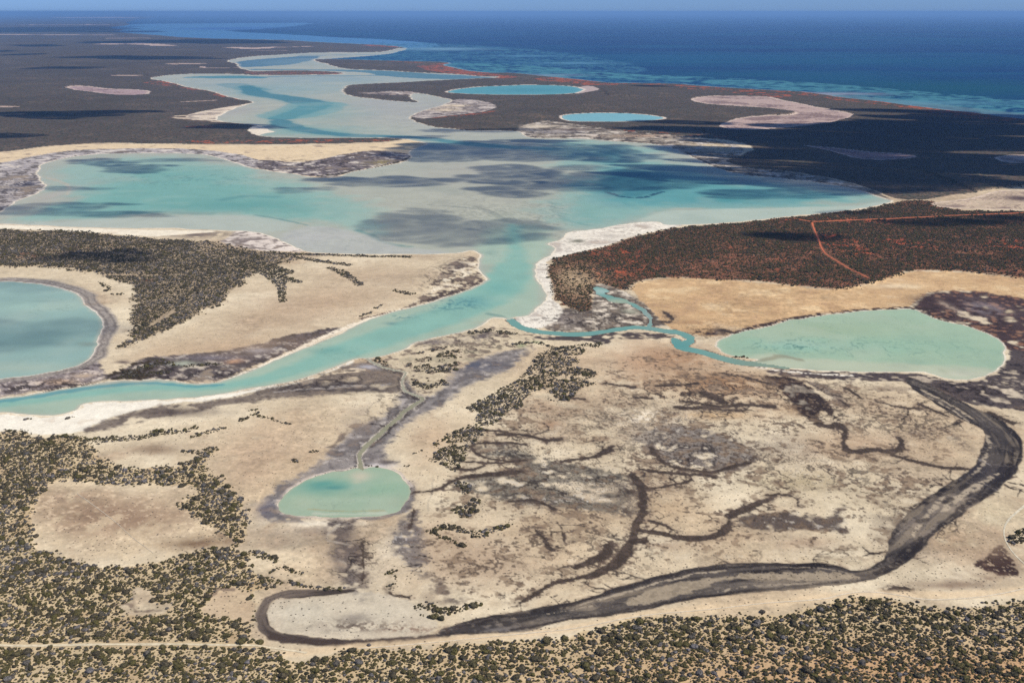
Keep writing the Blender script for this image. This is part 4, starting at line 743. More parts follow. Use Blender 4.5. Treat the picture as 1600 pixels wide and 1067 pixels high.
        lay(np.ones(n), C(146, 188, 184)); lay(f.blob(60,480,110,10) * .6, C(168, 208, 196)); lay(f.blob(50,530,110,20) * .5, C(104, 156, 158)); lay(f.blob(40,575,110,10) * .6, C(178, 198, 182))
        lay((1 - S(d, 0, 7 * s)) * .6, C(190, 196, 180)); lay(f.blob(136,538,14,4) * .6, C(128, 140, 130)); lay(f.blob(70,470,22,1.6)*.3, C(110,150,150))
    elif name == 'east_pond':
        lay(np.ones(n), C(164, 198, 170)); lay(f.blob(1300,515,110,14) * .5, C(162, 188, 152)); lay(f.blob(1350,540,190,14) * .6, C(140, 196, 172)); lay(f.blob(1240,540,60,9) * .6, C(136, 200, 186))
        lay(f.blob(1240,541,55,10) * S(T4 + .8 * T10, .45, .7) * .7, C(96, 158, 150)); lay(f.blob(1350,540,160,26) * S(T4 + .6 * T10, .7, 1.) * .35, C(120, 170, 150))
        lay(P([(1110,560),(1170,556),(1210,552),(1260,560),(1330,563),(1400,566),(1480,572),(1560,572),(1560,600),(1400,590),(1200,580)], 5) * .8, C(196, 204, 178)); lay(f.blob(1500,584,50,6) * .8, C(206, 206, 184))
        lay(L([(1170,566),(1200,561),(1220,556),(1250,562)], 4, 3) * .8, C(158, 156, 128)); lay((1 - S(d, 0, 4 * s)) * .6, C(206, 208, 184)); lay(f.blob(1475,580,8,5) * .5, C(170,180,150))
    elif name == 'small_pond':
        lay(np.ones(n), C(160, 190, 164)); lay(f.blob(515,760,62,13) * .8, C(90, 172, 160)); lay(f.blob(505,755,20,5) * .6, C(56, 158, 156)); lay(f.blob(520,762,20,3.5) * .6, C(50, 142, 152)); lay(f.blob(600,765,40,14) * .6, C(140, 188, 160))
        lay(f.blob(540,782,80,5) * .5, C(176, 204, 180)); lay(L([(480,795),(510,798),(560,799),(600,798)], 1.6, 1.4) * .5, C(184, 156, 90)); lay(f.blob(562,744,18,9), C(206, 200, 176)); lay(f.blob(556,752,10,4) * .6, C(196, 196, 170)); lay(f.blob(470,785,20,12) * .5, C(180, 196, 170)); lay(f.blob(620,785,20,10) * .4, C(170, 186, 160)); lay(L([(490,803),(560,803),(600,801)], 3, 2) * .5, C(214, 216, 198))
        lay((1 - S(d, 0, 3.5 * s)) * .6, C(186, 190, 160))
    elif name == 'far_pond':
        lay(np.ones(n), C(80, 172, 190)); lay((1 - S(d, 1 * s, 9 * s)) * .6, C(140, 196, 196)); lay(f.blob(830,141,70,4) * .4, C(40, 140, 165))
    elif name == 'round_pond':
        lay(np.ones(n), C(118, 194, 214)); lay((1 - S(d, 1 * s, 8 * s)) * .6, C(150, 204, 212))
    elif name == 'creek':
        lay(np.ones(n), C(160, 156, 128)); lay(S(T10 + T4, 0, .8) * .3, C(130, 128, 104)); lay((f.Y0 > unproj([(600, 620)])[0, 1]) * .4, C(196, 194, 178))
    elif name == 'channel':
        lay(np.ones(n), C(104, 168, 164)); lay(f.blob(1060,540,30,12) * .7, C(70, 158, 162)); lay(S(f.X0, *sorted([unproj([(1080, 545)])[0, 0], unproj([(1200, 565)])[0, 0]])) * (f.Y0 < unproj([(1000, 535)])[0, 1]) * .8, C(140, 160, 138)); lay(f.blob(1020,495,20,20) * .7, C(160, 170, 164))
        lay(f.blob(965,471,30,6), C(164, 184, 160)); lay(f.blob(938,455,18,6), C(160, 200, 196))
    if name in ('lagoon', 'east_pond', 'small_pond', 'west_pond'):      # weed, ripples of sand and cloudy water
        lay(S(T90 * .5 + T30 * .5, .0, 1) * .16, C(206, 208, 190)); lay(S(-T90 * .5 - T30 * .4 + .2 * T10, .1, 1) * .14, C(96, 140, 138))
        lay(S(.09 - vein, 0, .08) * S(T90, .0, .8) * .22, C(96, 128, 122))
    if name == 'east_pond':
        lay(S(.16 - vein, 0, .1) * (f.blob(1235,540,70,12) * .7 + f.blob(1400,545,140,18) * .35), C(84, 138, 130))
    return col

# ------------------------------------------------------------------ the ground grid: one sheet round the camera out to the horizon
rows_px = np.concatenate([np.linspace(HORIZON + .45, 60, 95), np.linspace(60.5, 200, 230), np.linspace(201, 420, 240), np.linspace(421.2, 1120, 500)])
Yr = np.array([unproj([(800, p)])[0, 1] for p in rows_px])
Yr[0] = 700000.0
Yr = np.concatenate([Yr, [330, 220, 110, 40]])
tans = np.linspace(-.80, .80, 1500)
az = np.arctan(tans)
extra = np.linspace(az[-1], 2 * math.pi + az[0], 60)[1:-1]
azs = np.concatenate([az, extra])
NR, NC = len(Yr), len(azs)
RR = Yr[:, None] * np.ones(NC)[None]
AA = np.ones(NR)[:, None] * azs[None]
# inside the dense fan the rows run straight across, outside they are arcs
kk = np.where(np.arange(NC) < len(az), 1 / np.cos(azs), 1 / math.cos(az[-1]))
GX = (RR * kk[None] * np.sin(AA)).ravel(); GY = (RR * kk[None] * np.cos(AA)).ravel()
F = Field(GX, GY)
WSD = water_sd(F)
WNAMES = list(WSD)
ALLW = np.stack([WSD[k] for k in WNAMES])
WMAX = ALLW.max(0); WARG = ALLW.argmax(0)
gcol, gspeck, gfar, gveg, gvs, gve, gvw = under(F, WSD)

def height(f, wmax, scrub):
    s = f.s
    land = np.clip(-wmax, 0, 1e6)
    rel = f.X0 * 0 + 0.0
    rel = 1.3 * vnoise(f.X0, f.Y0, 90, 1) + .7 * vnoise(f.X0, f.Y0, 34, 2) + .25 * vnoise(f.X0, f.Y0, 11, 3)
    hills = 6 * (vnoise(f.X0, f.Y0, 420, 2) + .5)
    amp = S(land, 4, 60)
    z = np.minimum(land * .03, .7) + amp * (.25 + .75 * scrub) * np.maximum(rel, -.5) * .8 + amp * S(land, 40, 600) * scrub * np.maximum(hills, 0)
    return np.where(wmax > 0, -np.minimum(.05 * wmax, 2.5), z + .0)

gscr = np.clip(gfar + gvs + gve + gvw, 0, 1)
GZ = height(F, WMAX, gscr)
gwet = S(-WMAX, -1, 0) * (1 - S(-WMAX, 0, 3 * F.s)) * .6

def grid_mesh(name, keep, Z, attrs, mat):
    """faces of the shared grid whose index is in keep"""
    r, c = keep // NC, keep % NC
    c1 = (c + 1) % NC
    quads = np.stack([r * NC + c, (r + 1) * NC + c, (r + 1) * NC + c1, r * NC + c1], 1)
    used, inv = np.unique(quads, return_inverse=True)
    inv = inv.reshape(quads.shape)
    me = bpy.data.meshes.new(name)
    me.vertices.add(len(used)); me.loops.add(len(quads) * 4); me.polygons.add(len(quads))
    co = np.stack([GX[used], GY[used], Z[used]], 1).astype(np.float32)
    me.vertices.foreach_set('co', co.ravel())
    me.loops.foreach_set('vertex_index', inv.ravel().astype(np.int32))
    me.polygons.foreach_set('loop_start', (np.arange(len(quads)) * 4).astype(np.int32))
    me.polygons.foreach_set('use_smooth', np.ones(len(quads), bool))
    me.update(calc_edges=True)
    for k, v in attrs.items():
        if v.ndim == 2:
            a = me.attributes.new(k, 'FLOAT_COLOR', 'POINT')
            a.data.foreach_set('color', np.column_stack([v, np.ones(len(v))]).astype(np.float32).ravel())
        else:
            a = me.attributes.new(k, 'FLOAT', 'POINT')
            a.data.foreach_set('value', v.astype(np.float32))
    me.materials.append(mat)
    o = bpy.data.objects.new(name, me)
    COL.objects.link(o)
    o['kind'] = 'structure'
    return o, used

# ------------------------------------------------------------------ materials
def new_mat(name):
    m = bpy.data.materials.new(name); m.use_nodes = True
    t = m.node_tree
    return m, t, t.nodes['Principled BSDF'], t.nodes, t.links

def mathn(N, Lk, op, a, b=None, clamp=False):
    n = N.new('ShaderNodeMath'); n.operation = op; n.use_clamp = clamp
    for i, v in enumerate((a, b)):
        if v is None: continue
        if isinstance(v, (int, float)): n.inputs[i].default_value = v
        else: Lk.new(v, n.inputs[i])
    return n.outputs[0]

def noise(N, Lk, co, scale, detail=3, rough=.6):
    n = N.new('ShaderNodeTexNoise'); n.inputs['Scale'].default_value = scale; n.inputs['Detail'].default_value = detail; n.inputs['Roughness'].default_value = rough
    Lk.new(co, n.inputs['Vector']); return n.outputs['Fac']

def ramp(N, Lk, fac, lo, hi, a=0., b=1.):
    n = N.new('ShaderNodeMapRange'); n.interpolation_type = 'SMOOTHSTEP'
    n.inputs['From Min'].default_value = lo; n.inputs['From Max'].default_value = hi; n.inputs['To Min'].default_value = a; n.inputs['To Max'].default_value = b
    Lk.new(fac, n.inputs['Value']); return n.outputs[0]

def mixc(N, Lk, fac, a, b, mode='MIX'):
    n = N.new('ShaderNodeMix'); n.data_type = 'RGBA'; n.blend_type = mode
    if isinstance(fac, (int, float)): n.inputs[0].default_value = fac
    else: Lk.new(fac, n.inputs[0])
    for i, v in ((6, a), (7, b)):
        if isinstance(v, (tuple, list)): n.inputs[i].default_value = (*v, 1)
        else: Lk.new(v, n.inputs[i])
    return n.outputs[2]

def attr(N, name, typ='GEOMETRY'):
    n = N.new('ShaderNodeAttribute'); n.attribute_name = name; n.attribute_type = typ; return n

mg_, t, bs, N, Lk = new_mat('ground')
geo = N.new('ShaderNodeNewGeometry'); co = geo.outputs['Position']
cov = attr(N, 'cover').outputs['Color']; sp = attr(N, 'speckle').outputs['Fac']; fr = attr(N, 'scrub').outputs['Fac']
n1 = noise(N, Lk, co, 1 / 1.6, 4, .65); n2 = noise(N, Lk, co, 1 / 9.0, 4, .6); n3 = noise(N, Lk, co, 1 / 45., 5, .6)
g = mathn(N, Lk, 'ADD', mathn(N, Lk, 'MULTIPLY', n1, .62), mathn(N, Lk, 'ADD', mathn(N, Lk, 'MULTIPLY', n2, .5), mathn(N, Lk, 'MULTIPLY', n3, .42)))
g = mathn(N, Lk, 'ADD', g, .25)
gc = N.new('ShaderNodeCombineColor'); [Lk.new(g, gc.inputs[i]) for i in range(3)]
c0 = mixc(N, Lk, 1.0, cov, gc.outputs[0], 'MULTIPLY')
# tiny plants on the flats
vo = N.new('ShaderNodeTexVoronoi'); vo.inputs['Scale'].default_value = 1 / 2.1; Lk.new(co, vo.inputs['Vector'])
dot = ramp(N, Lk, vo.outputs['Distance'], .30, .20)
vc = N.new('ShaderNodeSeparateColor'); Lk.new(vo.outputs['Color'], vc.inputs[0])
thr = mathn(N, Lk, 'MULTIPLY', mathn(N, Lk, 'MULTIPLY', sp, ramp(N, Lk, n3, .35, .65, .5, 1.3)), .75)
on = mathn(N, Lk, 'LESS_THAN', vc.outputs[0], thr)
c1 = mixc(N, Lk, mathn(N, Lk, 'MULTIPLY', mathn(N, Lk, 'MULTIPLY', dot, on), .8), c0, (.075, .06, .045))
# scrub too far away to stand as single bushes
vo2 = N.new('ShaderNodeTexVoronoi'); vo2.inputs['Scale'].default_value = 1 / 5.5; Lk.new(co, vo2.inputs['Vector'])
vo3 = N.new('ShaderNodeTexVoronoi'); vo3.inputs['Scale'].default_value = 1 / 14.; Lk.new(co, vo3.inputs['Vector'])
v2c = N.new('ShaderNodeSeparateColor'); Lk.new(vo2.outputs['Color'], v2c.inputs[0])
v3c = N.new('ShaderNodeSeparateColor'); Lk.new(vo3.outputs['Color'], v3c.inputs[0])
n4 = noise(N, Lk, co, 1 / 160., 4, .6)
den = mathn(N, Lk, 'MULTIPLY', fr, ramp(N, Lk, n4, .3, .7, .8, 1.12))
b2 = mathn(N, Lk, 'LESS_THAN', v2c.outputs[0], den)
b3 = mathn(N, Lk, 'LESS_THAN', v3c.outputs[1], mathn(N, Lk, 'MULTIPLY', den, .62))
bush = mathn(N, Lk, 'MAXIMUM', mathn(N, Lk, 'MULTIPLY', b2, ramp(N, Lk, vo2.outputs['Distance'], .62, .42)), mathn(N, Lk, 'MULTIPLY', b3, ramp(N, Lk, vo3.outputs['Distance'], .5, .36)))
bc = mixc(N, Lk, v2c.outputs[1], (.030, .031, .019), (.092, .086, .062))
c2 = mixc(N, Lk, mathn(N, Lk, 'MULTIPLY', bush, mathn(N, Lk, 'GREATER_THAN', fr, .02)), c1, bc)
Lk.new(c2, bs.inputs['Base Color'])
bs.inputs['Roughness'].default_value = .95; bs.inputs['Specular IOR Level'].default_value = .1
bp = N.new('ShaderNodeBump'); bp.inputs['Strength'].default_value = .5; bp.inputs['Distance'].default_value = 1.0
hsum = mathn(N, Lk, 'ADD', mathn(N, Lk, 'MULTIPLY', n2, .9), mathn(N, Lk, 'ADD', mathn(N, Lk, 'MULTIPLY', n1, .22), mathn(N, Lk, 'MULTIPLY', bush, 1.0)))
Lk.new(hsum, bp.inputs['Height']); Lk.new(bp.outputs[0], bs.inputs['Normal'])

mw_, t, bs, N, Lk = new_mat('water')
geo = N.new('ShaderNodeNewGeometry'); co = geo.outputs['Position']
cov = attr(N, 'cover').outputs['Color']
n1 = noise(N, Lk, co, 1 / 4., 4, .6); n2 = noise(N, Lk, co, 1 / 40., 5, .6)
g = mathn(N, Lk, 'ADD', mathn(N, Lk, 'MULTIPLY', n2, .26), mathn(N, Lk, 'ADD', mathn(N, Lk, 'MULTIPLY', n1, .12), .88))
gc = N.new('ShaderNodeCombineColor'); [Lk.new(g, gc.inputs[i]) for i in range(3)]
Lk.new(mixc(N, Lk, 1.0, cov, gc.outputs[0], 'MULTIPLY'), bs.inputs['Base Color'])
bs.inputs['Roughness'].default_value = .42; bs.inputs['IOR'].default_value = 1.2; bs.inputs['Specular IOR Level'].default_value = .12
bp = N.new('ShaderNodeBump'); bp.inputs['Strength'].default_value = .25; bp.inputs['Distance'].default_value = .3
Lk.new(noise(N, Lk, co, .5, 3, .6), bp.inputs['Height']); Lk.new(bp.outputs[0], bs.inputs['Normal'])

# ------------------------------------------------------------------ ground and water sheets
cells = (np.arange(NR - 1)[:, None] * NC + np.arange(NC)[None]).ravel()
ground, _ = grid_mesh('ground', cells, GZ, {'cover': gcol, 'speckle': gspeck, 'scrub': gfar}, mg_)
rr, cc = cells // NC, cells % NC
c1_ = (cc + 1) % NC
best = np.maximum.reduce([WMAX[rr * NC + cc], WMAX[(rr + 1) * NC + cc], WMAX[(rr + 1) * NC + c1_], WMAX[rr * NC + c1_]])
near_w = best > -1.5 * F.s[cells]
own = WARG[cells]
labels = {'sea': ('sea', 'deep blue open sea beyond the red dunes reaching the horizon'), 'lagoon': ('lagoon', 'large branching turquoise and sandy lagoon across the middle, running out into the curved river arm'),
          'west_pond': ('pond', 'large blue green pond cut off by the left edge'), 'east_pond': ('pond', 'wide pale green pond at the right, tapering to the left'),
          'small_pond': ('pond', 'small kidney shaped green pond in the middle of the foreground'), 'far_pond': ('pond', 'far elongated turquoise pond behind the narrow scrub spit'),
          'round_pond': ('pond', 'small oval pale blue pond in the dark scrub behind the lagoon'), 'creek': ('creek', 'thin beige creek winding from the river to the small green pond'),
          'channel': ('tidal_channel', 'thin turquoise tidal channel between the lagoon and the pale green pond')}
for i, k in enumerate(WNAMES):
    keep = cells[near_w & (own == i)]
    r_, c_ = keep // NC, keep % NC
    used = np.unique(np.concatenate([keep, (r_ + 1) * NC + c_, (r_ + 1) * NC + (c_ + 1) % NC, r_ * NC + (c_ + 1) % NC]))
    sub = Field.__new__(Field)
    sub.X0, sub.Y0, sub.X, sub.Y, sub.s, sub.ls = F.X0[used], F.Y0[used], F.X[used], F.Y[used], F.s[used], F.ls[used]
    sub.lam = F.lam; sub.N = [a[used] for a in F.N]; sub.cache = {}
    wc = np.zeros((len(GX), 3), np.float32)
    wc[used] = water_colour(sub, k, WSD[k][used])
    o, u = grid_mesh(labels[k][0], keep, np.zeros(len(GX)), {}, mw_)
    a = o.data.attributes.new('cover', 'FLOAT_COLOR', 'POINT')
    a.data.foreach_set('color', np.column_stack([wc[u], np.ones(len(u))]).astype(np.float32).ravel())
    o['label'] = labels[k][1]

# ------------------------------------------------------------------ bushes
def shrub_mesh(seed, mat):
    rnd = random.Random(seed)
    import bmesh
    bm = bmesh.new()
    bmesh.ops.create_icosphere(bm, subdivisions=3, radius=1.0)
    lob = [(Vector((rnd.uniform(-1, 1), rnd.uniform(-1, 1), rnd.uniform(-.1, 1))).normalized(), rnd.uniform(.1, .34)) for _ in range(11)]
    for v in bm.verts:
        n = v.co.normalized()
        k = .74 + sum(a * max(0, n.dot(d)) ** 7 for d, a in lob) + rnd.uniform(-.05, .05)
        v.co = Vector((n.x * k, n.y * k, max(n.z * k * .78 + .16, -.05)))
    for _ in range(220):          # leaf tufts that break the outline
        f_ = Vector((rnd.gauss(0, 1), rnd.gauss(0, 1), abs(rnd.gauss(0, .9)))).normalized()
        k = .78 + sum(a * max(0, f_.dot(d)) ** 7 for d, a in lob)
        c = Vector((f_.x * k, f_.y * k, f_.z * k * .78 + .16))
        t1 = f_.cross(Vector((rnd.uniform(-1, 1), rnd.uniform(-1, 1), rnd.uniform(-1, 1)))).normalized() * rnd.uniform(.06, .13)
        t2 = f_ * rnd.uniform(.1, .24) + t1 * rnd.uniform(-.6, .6)
        bm.faces.new([bm.verts.new(c - t1), bm.verts.new(c + t1), bm.verts.new(c + t2)])
    me = bpy.data.meshes.new('shrub'); bm.to_mesh(me); bm.free()
    me.materials.append(mat)
    return me

ms_, t, bs, N, Lk = new_mat('foliage')
tint = attr(N, 'tint', 'INSTANCER').outputs['Fac']
tc = N.new('ShaderNodeTexCoord')
nz = noise(N, Lk, tc.outputs['Object'], 3.0, 3, .7)
cr = N.new('ShaderNodeValToRGB'); el = cr.color_ramp.elements
for p, c in [(0.0, (.052, .047, .024)), (.3, (.088, .070, .042)), (.5, (.108, .091, .030)), (.62, (.090, .075, .050)), (.78, (.14, .125, .110)), (1.0, (.20, .18, .178))]:
    e = el[0] if p == 0 else (el[-1] if p == 1.0 else el.new(p)); e.position = p; e.color = (*c, 1)
Lk.new(tint, cr.inputs[0])
k_ = ramp(N, Lk, nz, .3, .7, .55, 1.4)
kc = N.new('ShaderNodeCombineColor'); [Lk.new(k_, kc.inputs[i]) for i in range(3)]
Lk.new(mixc(N, Lk, 1.0, cr.outputs[0], kc.outputs[0], 'MULTIPLY'), bs.inputs['Base Color'])
bs.inputs['Roughness'].default_value = .8; bs.inputs['Specular IOR Level'].default_value = .15

# places
rs = np.random.RandomState(5)
pts = []
for r0, r1, st in [(320, 620, 1.3), (620, 1000, 1.32), (1000, 2150, 1.5)]:
    y = np.arange(r0, r1, st); x = np.arange(-r1 * .78, r1 * .78, st)
    XX, YY = np.meshgrid(x, y); XX = XX.ravel(); YY = YY.ravel()
    XX = XX + rs.uniform(-.48, .48, XX.shape) * st; YY = YY + rs.uniform(-.48, .48, XX.shape) * st
    m = (np.abs(XX) < np.minimum(YY * .79, YY * .63 + 110))
    pts.append(np.stack([XX[m], YY[m]], 1))
PT = np.vstack(pts)
# density from the ground grid (nearest vertex)
def grid_lookup(x, y):
    ci = np.clip(np.round((x / y - tans[0]) / (tans[1] - tans[0])).astype(int), 0, len(tans) - 1)
    order = Yr[::-1]
    k = np.clip(np.searchsorted(order, y), 1, NR - 1)
    lo, hi = order[k - 1], order[k]
    near = np.where(np.abs(y - lo) < np.abs(hi - y), k - 1, k)
    return (NR - 1 - near) * NC + ci
gi = grid_lookup(PT[:, 0], PT[:, 1])
cl = vnoise(PT[:, 0], PT[:, 1], 13, 1) * .5 + vnoise(PT[:, 0], PT[:, 1], 5, 2) * .5
pr = gveg[gi] * np.clip(.86 + .36 * cl, .35, 1) * (WMAX[gi] < -.8 * F.s[gi])
# keep the tracks clear
TRACKS = {
 'dirt_track': [('straight pale dirt track through the scrub at the lower left', [(-60,1009.5),(0,1009.5),(100,1009),(200,1009.5),(300,1010),(400,1011),(440,1016),(480,1022)], 2.6, C(226, 208, 172)),
                ('pale wheel track along the sand hem above the bottom scrub', [(560,1016),(700,1003),(830,990),(900,984),(1000,962),(1100,955),(1200,943),(1290,938),(1320,928),(1360,925),(1400,930),(1450,940),(1520,936),(1570,928),(1620,916)], 1.3, C(226, 208, 178)),
                ('thin curved track on the salt flat at the right edge', [(1610,784),(1590,800),(1573,815),(1567,832),(1572,850),(1585,868),(1600,882),(1620,896)], 1.8, C(222, 208, 178)),
                ('long orange dirt road across the dark scrub on the right', [(1238,341.5),(1255,344.5),(1268,347.5),(1310,346),(1350,344),(1400,342),(1480,338.5),(1530,336.5),(1640,333)], .75, C(206, 112, 66)),
                ('orange dirt road branching down through the dark scrub', [(1269,348.5),(1271,356),(1276,368),(1280,378),(1282,388),(1288,398),(1300,406),(1315,415),(1330,424),(1342,431),(1356,438)], 1.5, C(206, 108, 62)),
                ('faint straight wheel track across the brown pan', [(121,773),(150,793),(185,820),(205,840),(240,866)], .45, C(208, 192, 166))]}
fp = Field.__new__(Field); fp.X, fp.Y = PT[:, 0], PT[:, 1]
for lab, pp, w, c in TRACKS['dirt_track']:
    pr[fp.line(pp, w) > -1.2] = 0
keep = rs.rand(len(PT)) < pr
PT = PT[keep]; gi = gi[keep]
PZ = GZ[gi]
dist = np.sqrt(PT[:, 0] ** 2 + PT[:, 1] ** 2 + H * H)
size = np.clip(rs.lognormal(-.66, .46, len(PT)), .22, 1.8) * np.where(gvs[gi] > .5, 1.0, 1.0)
big = rs.rand(len(PT)) < .008; size[big] = rs.uniform(1.5, 2.2, big.sum())
size *= np.where(PT[:, 1] > 1000, .98, np.where(PT[:, 1] > 620, .92, 1.0))
tint_v = np.clip(rs.rand(len(PT)) * .75 + .25 * (vnoise(PT[:, 0], PT[:, 1], 25, 3) * .7 + .5), 0, 1)
bottom = np.clip((560 - PT[:, 1]) / 150, 0, 1)
tint_v = np.where((rs.rand(len(PT)) < .45 * bottom), rs.uniform(.4, .56, len(PT)), tint_v)
tint_v[gve[gi] > .5] = .2 + tint_v[gve[gi] > .5] * .5
tint_v[big] = rs.uniform(.2, .6, big.sum())

# the 300 that show largest stand as single things
px_ = PT[:, 0] / (PT[:, 1] * CT + H * ST) * FPX + 800
py_ = np.array([img_y(v) for v in PT[:, 1]])
vis = (px_ > 8) & (px_ < 1592) & (py_ < 1060)
score = np.where(vis, size / dist, 0)
top = np.argsort(-score)[:300]
variants = [shrub_mesh(s_, ms_) for s_ in range(8)]
kinds = {0: 'blackish green', 1: 'brown green', 2: 'olive', 3: 'grey green', 4: 'pale mauve'}
def kind_of(tv): return 0 if tv < .2 else 1 if tv < .4 else 2 if tv < .57 else 3 if tv < .75 else 4
protos = []
groups = {}
for n_, i in enumerate(top):
    o = bpy.data.objects.new('shrub', variants[n_ % 8])
    COL.objects.link(o)
    s_ = float(size[i])
    o.location = (PT[i, 0], PT[i, 1], PZ[i] - .08 * s_)
    o.rotation_euler = (0, 0, rs.uniform(0, 6.28)); o.scale = (s_ * rs.uniform(.9, 1.15), s_, s_ * rs.uniform(.85, 1.1))
    o['tint'] = float(tint_v[i])
    kd = kinds[kind_of(tint_v[i])]
    sz = 'large' if s_ > 1.75 else 'mid-sized' if s_ > 1.4 else 'low'
    o['category'] = 'shrub'
    o['group'] = 'shrubs in the scrub along the bottom of the photo'
    cols = ['near the left edge', 'below the brown pan', "below the grey loop's bend", 'under the small green pond', 'below the blue grey wash', "left of the river's island",
            "under the island's left end", "below the island's middle", "below the river's lower bend", 'near the right edge']
    row = 'at the bottom edge' if py_[i] > 1045 else 'near the bottom edge' if py_[i] > 1026 else 'farther back'
    groups.setdefault((sz, kd, row, cols[min(int(px_[i] // 160), 9)]), []).append((px_[i], n_, o))
    if n_ < 8: protos.append(o)
ORD = ['leftmost', 'second', 'third', 'fourth', 'fifth', 'sixth', 'seventh', 'eighth', 'ninth', 'tenth', 'eleventh', 'twelfth', 'thirteenth', 'fourteenth', 'fifteenth']
CNT = 'zero one two three four five six seven eight nine ten eleven twelve thirteen fourteen fifteen sixteen'.split()
for (sz, kd, row, cl_), lst in groups.items():
    lst.sort(key=lambda q: q[:2]); n_ = len(lst)
    for k, (a, _, o) in enumerate(lst):
        if n_ == 1: t_ = f'{sz} {kd} shrub'
        else:
            w_ = 'rightmost' if k == n_ - 1 else 'middle' if (n_ == 3 and k == 1) else ORD[min(k, 14)]
            t_ = f'{w_} of {CNT[min(n_, 16)]} {sz} {kd} shrubs'
        o['label'] = f'{t_} {row} {cl_}'

rest = np.setdiff1d(np.arange(len(PT)), top)
me = bpy.data.meshes.new('scrub')
me.vertices.add(len(rest))
me.vertices.foreach_set('co', np.stack([PT[rest, 0], PT[rest, 1], PZ[rest] - .08 * size[rest]], 1).astype(np.float32).ravel())
for nm, v in (('size', size[rest]), ('tint', tint_v[rest]), ('turn', rs.uniform(0, 6.28, len(rest)))):
    a = me.attributes.new(nm, 'FLOAT', 'POINT'); a.data.foreach_set('value', v.astype(np.float32))
me.update()
scrub = bpy.data.objects.new('scrub', me); COL.objects.link(scrub)
scrub['kind'] = 'stuff'; scrub['label'] = 'low grey green and olive shrubs covering the sand in dense fields'; scrub['category'] = 'scrub'
ng = bpy.data.node_groups.new('scrub', 'GeometryNodeTree')
ng.interface.new_socket('Geometry', in_out='INPUT', socket_type='NodeSocketGeometry'); ng.interface.new_socket('Geometry', in_out='OUTPUT', socket_type='NodeSocketGeometry')
gin = ng.nodes.new('NodeGroupInput'); gout = ng.nodes.new('NodeGroupOutput')
iop = ng.nodes.new('GeometryNodeInstanceOnPoints'); jg = ng.nodes.new('GeometryNodeJoinGeometry')
for o in protos[::-1]:
    oi = ng.nodes.new('GeometryNodeObjectInfo'); oi.transform_space = 'ORIGINAL'; oi.inputs['Object'].default_value = o; oi.inputs['As Instance'].default_value = False
    gi_ = ng.nodes.new('GeometryNodeGeometryToInstance'); ng.links.new(oi.outputs['Geometry'], gi_.inputs[0]); ng.links.new(gi_.outputs[0], jg.inputs[0])
ng.links.new(gin.outputs[0], iop.inputs['Points']); ng.links.new(jg.outputs[0], iop.inputs['Instance']); iop.inputs['Pick Instance'].default_value = True
def nattr(nm):
    n = ng.nodes.new('GeometryNodeInputNamedAttribute'); n.data_type = 'FLOAT'; n.inputs['Name'].default_value = nm; return n.outputs['Attribute']
ri = ng.nodes.new('FunctionNodeRandomValue'); ri.data_type = 'INT'; ri.inputs[4].default_value = 0; ri.inputs[5].default_value = 7; ng.links.new(ri.outputs[2], iop.inputs['Instance Index'])
cx = ng.nodes.new('ShaderNodeCombineXYZ'); ng.links.new(nattr('turn'), cx.inputs[2]); ng.links.new(cx.outputs[0], iop.inputs['Rotation']); ng.links.new(nattr('size'), iop.inputs['Scale'])
ng.links.new(iop.outputs[0], gout.inputs[0])
md = scrub.modifiers.new('scrub', 'NODES'); md.node_group = ng

# ------------------------------------------------------------------ dirt tracks, draped on the ground
for lab, pp, w, c in TRACKS['dirt_track']:
    P_ = chaikin(np.array(pp, float), 2, False)
    G_ = unproj(P_)
    seg = np.hypot(*np.diff(G_, axis=0).T); cum = np.concatenate([[0], np.cumsum(seg)])
    nn = max(int(cum[-1] / 6), 8); tt = np.linspace(0, cum[-1], nn)
    cx_, cy_ = np.interp(tt, cum, G_[:, 0]), np.interp(tt, cum, G_[:, 1])
    tx, ty = np.gradient(cx_), np.gradient(cy_); l = np.hypot(tx, ty) + 1e-9; nx, ny = -ty / l, tx / l
    s_ = np.hypot(np.hypot(cx_, cy_), H) / FPX; sn = H / (s_ * FPX)
    view = np.sqrt(ny ** 2 + (nx * 0 + ny * 0) ** 2)
    hw = w * s_ * np.sqrt((ty / l) ** 2 + (tx / l / sn) ** 2) * .5 * (1 + .3 * vnoise(cx_, cy_, 12, 2))
    hw = np.minimum(hw, 7)
    verts = []; faces = []
    for i in range(nn):
        for k in (-1, -.33, .33, 1):
            x, y = cx_[i] + nx[i] * hw[i] * k, cy_[i] + ny[i] * hw[i] * k
            j = grid_lookup(np.array([x]), np.array([max(y, 50)]))[0]
            zz = max(GZ[j], GZ[max(j - 1, 0)], GZ[j + 1], GZ[j - NC], GZ[j + NC])
            verts.append((x, y, zz + .12))
    for i in range(nn - 1):
        for k in range(3): faces.append((i * 4 + k, i * 4 + k + 1, (i + 1) * 4 + k + 1, (i + 1) * 4 + k))
    me = bpy.data.meshes.new('dirt_track'); me.from_pydata(verts, [], faces); me.update()
    m_, t, bs, N, Lk = new_mat('track_sand')
    geo = N.new('ShaderNodeNewGeometry')
    q = ramp(N, Lk, noise(N, Lk, geo.outputs['Position'], .4, 4, .7), .25, .75, .7, 1.2)
    kc = N.new('ShaderNodeCombineColor'); [Lk.new(q, kc.inputs[i]) for i in range(3)]
    Lk.new(mixc(N, Lk, 1.0, tuple(float(v) for v in c), kc.outputs[0], 'MULTIPLY'), bs.inputs['Base Color']); bs.inputs['Roughness'].default_value = .95
    me.materials.append(m_)
    o = bpy.data.objects.new('dirt_track', me); COL.objects.link(o); o['kind'] = 'structure'; o['label'] = lab

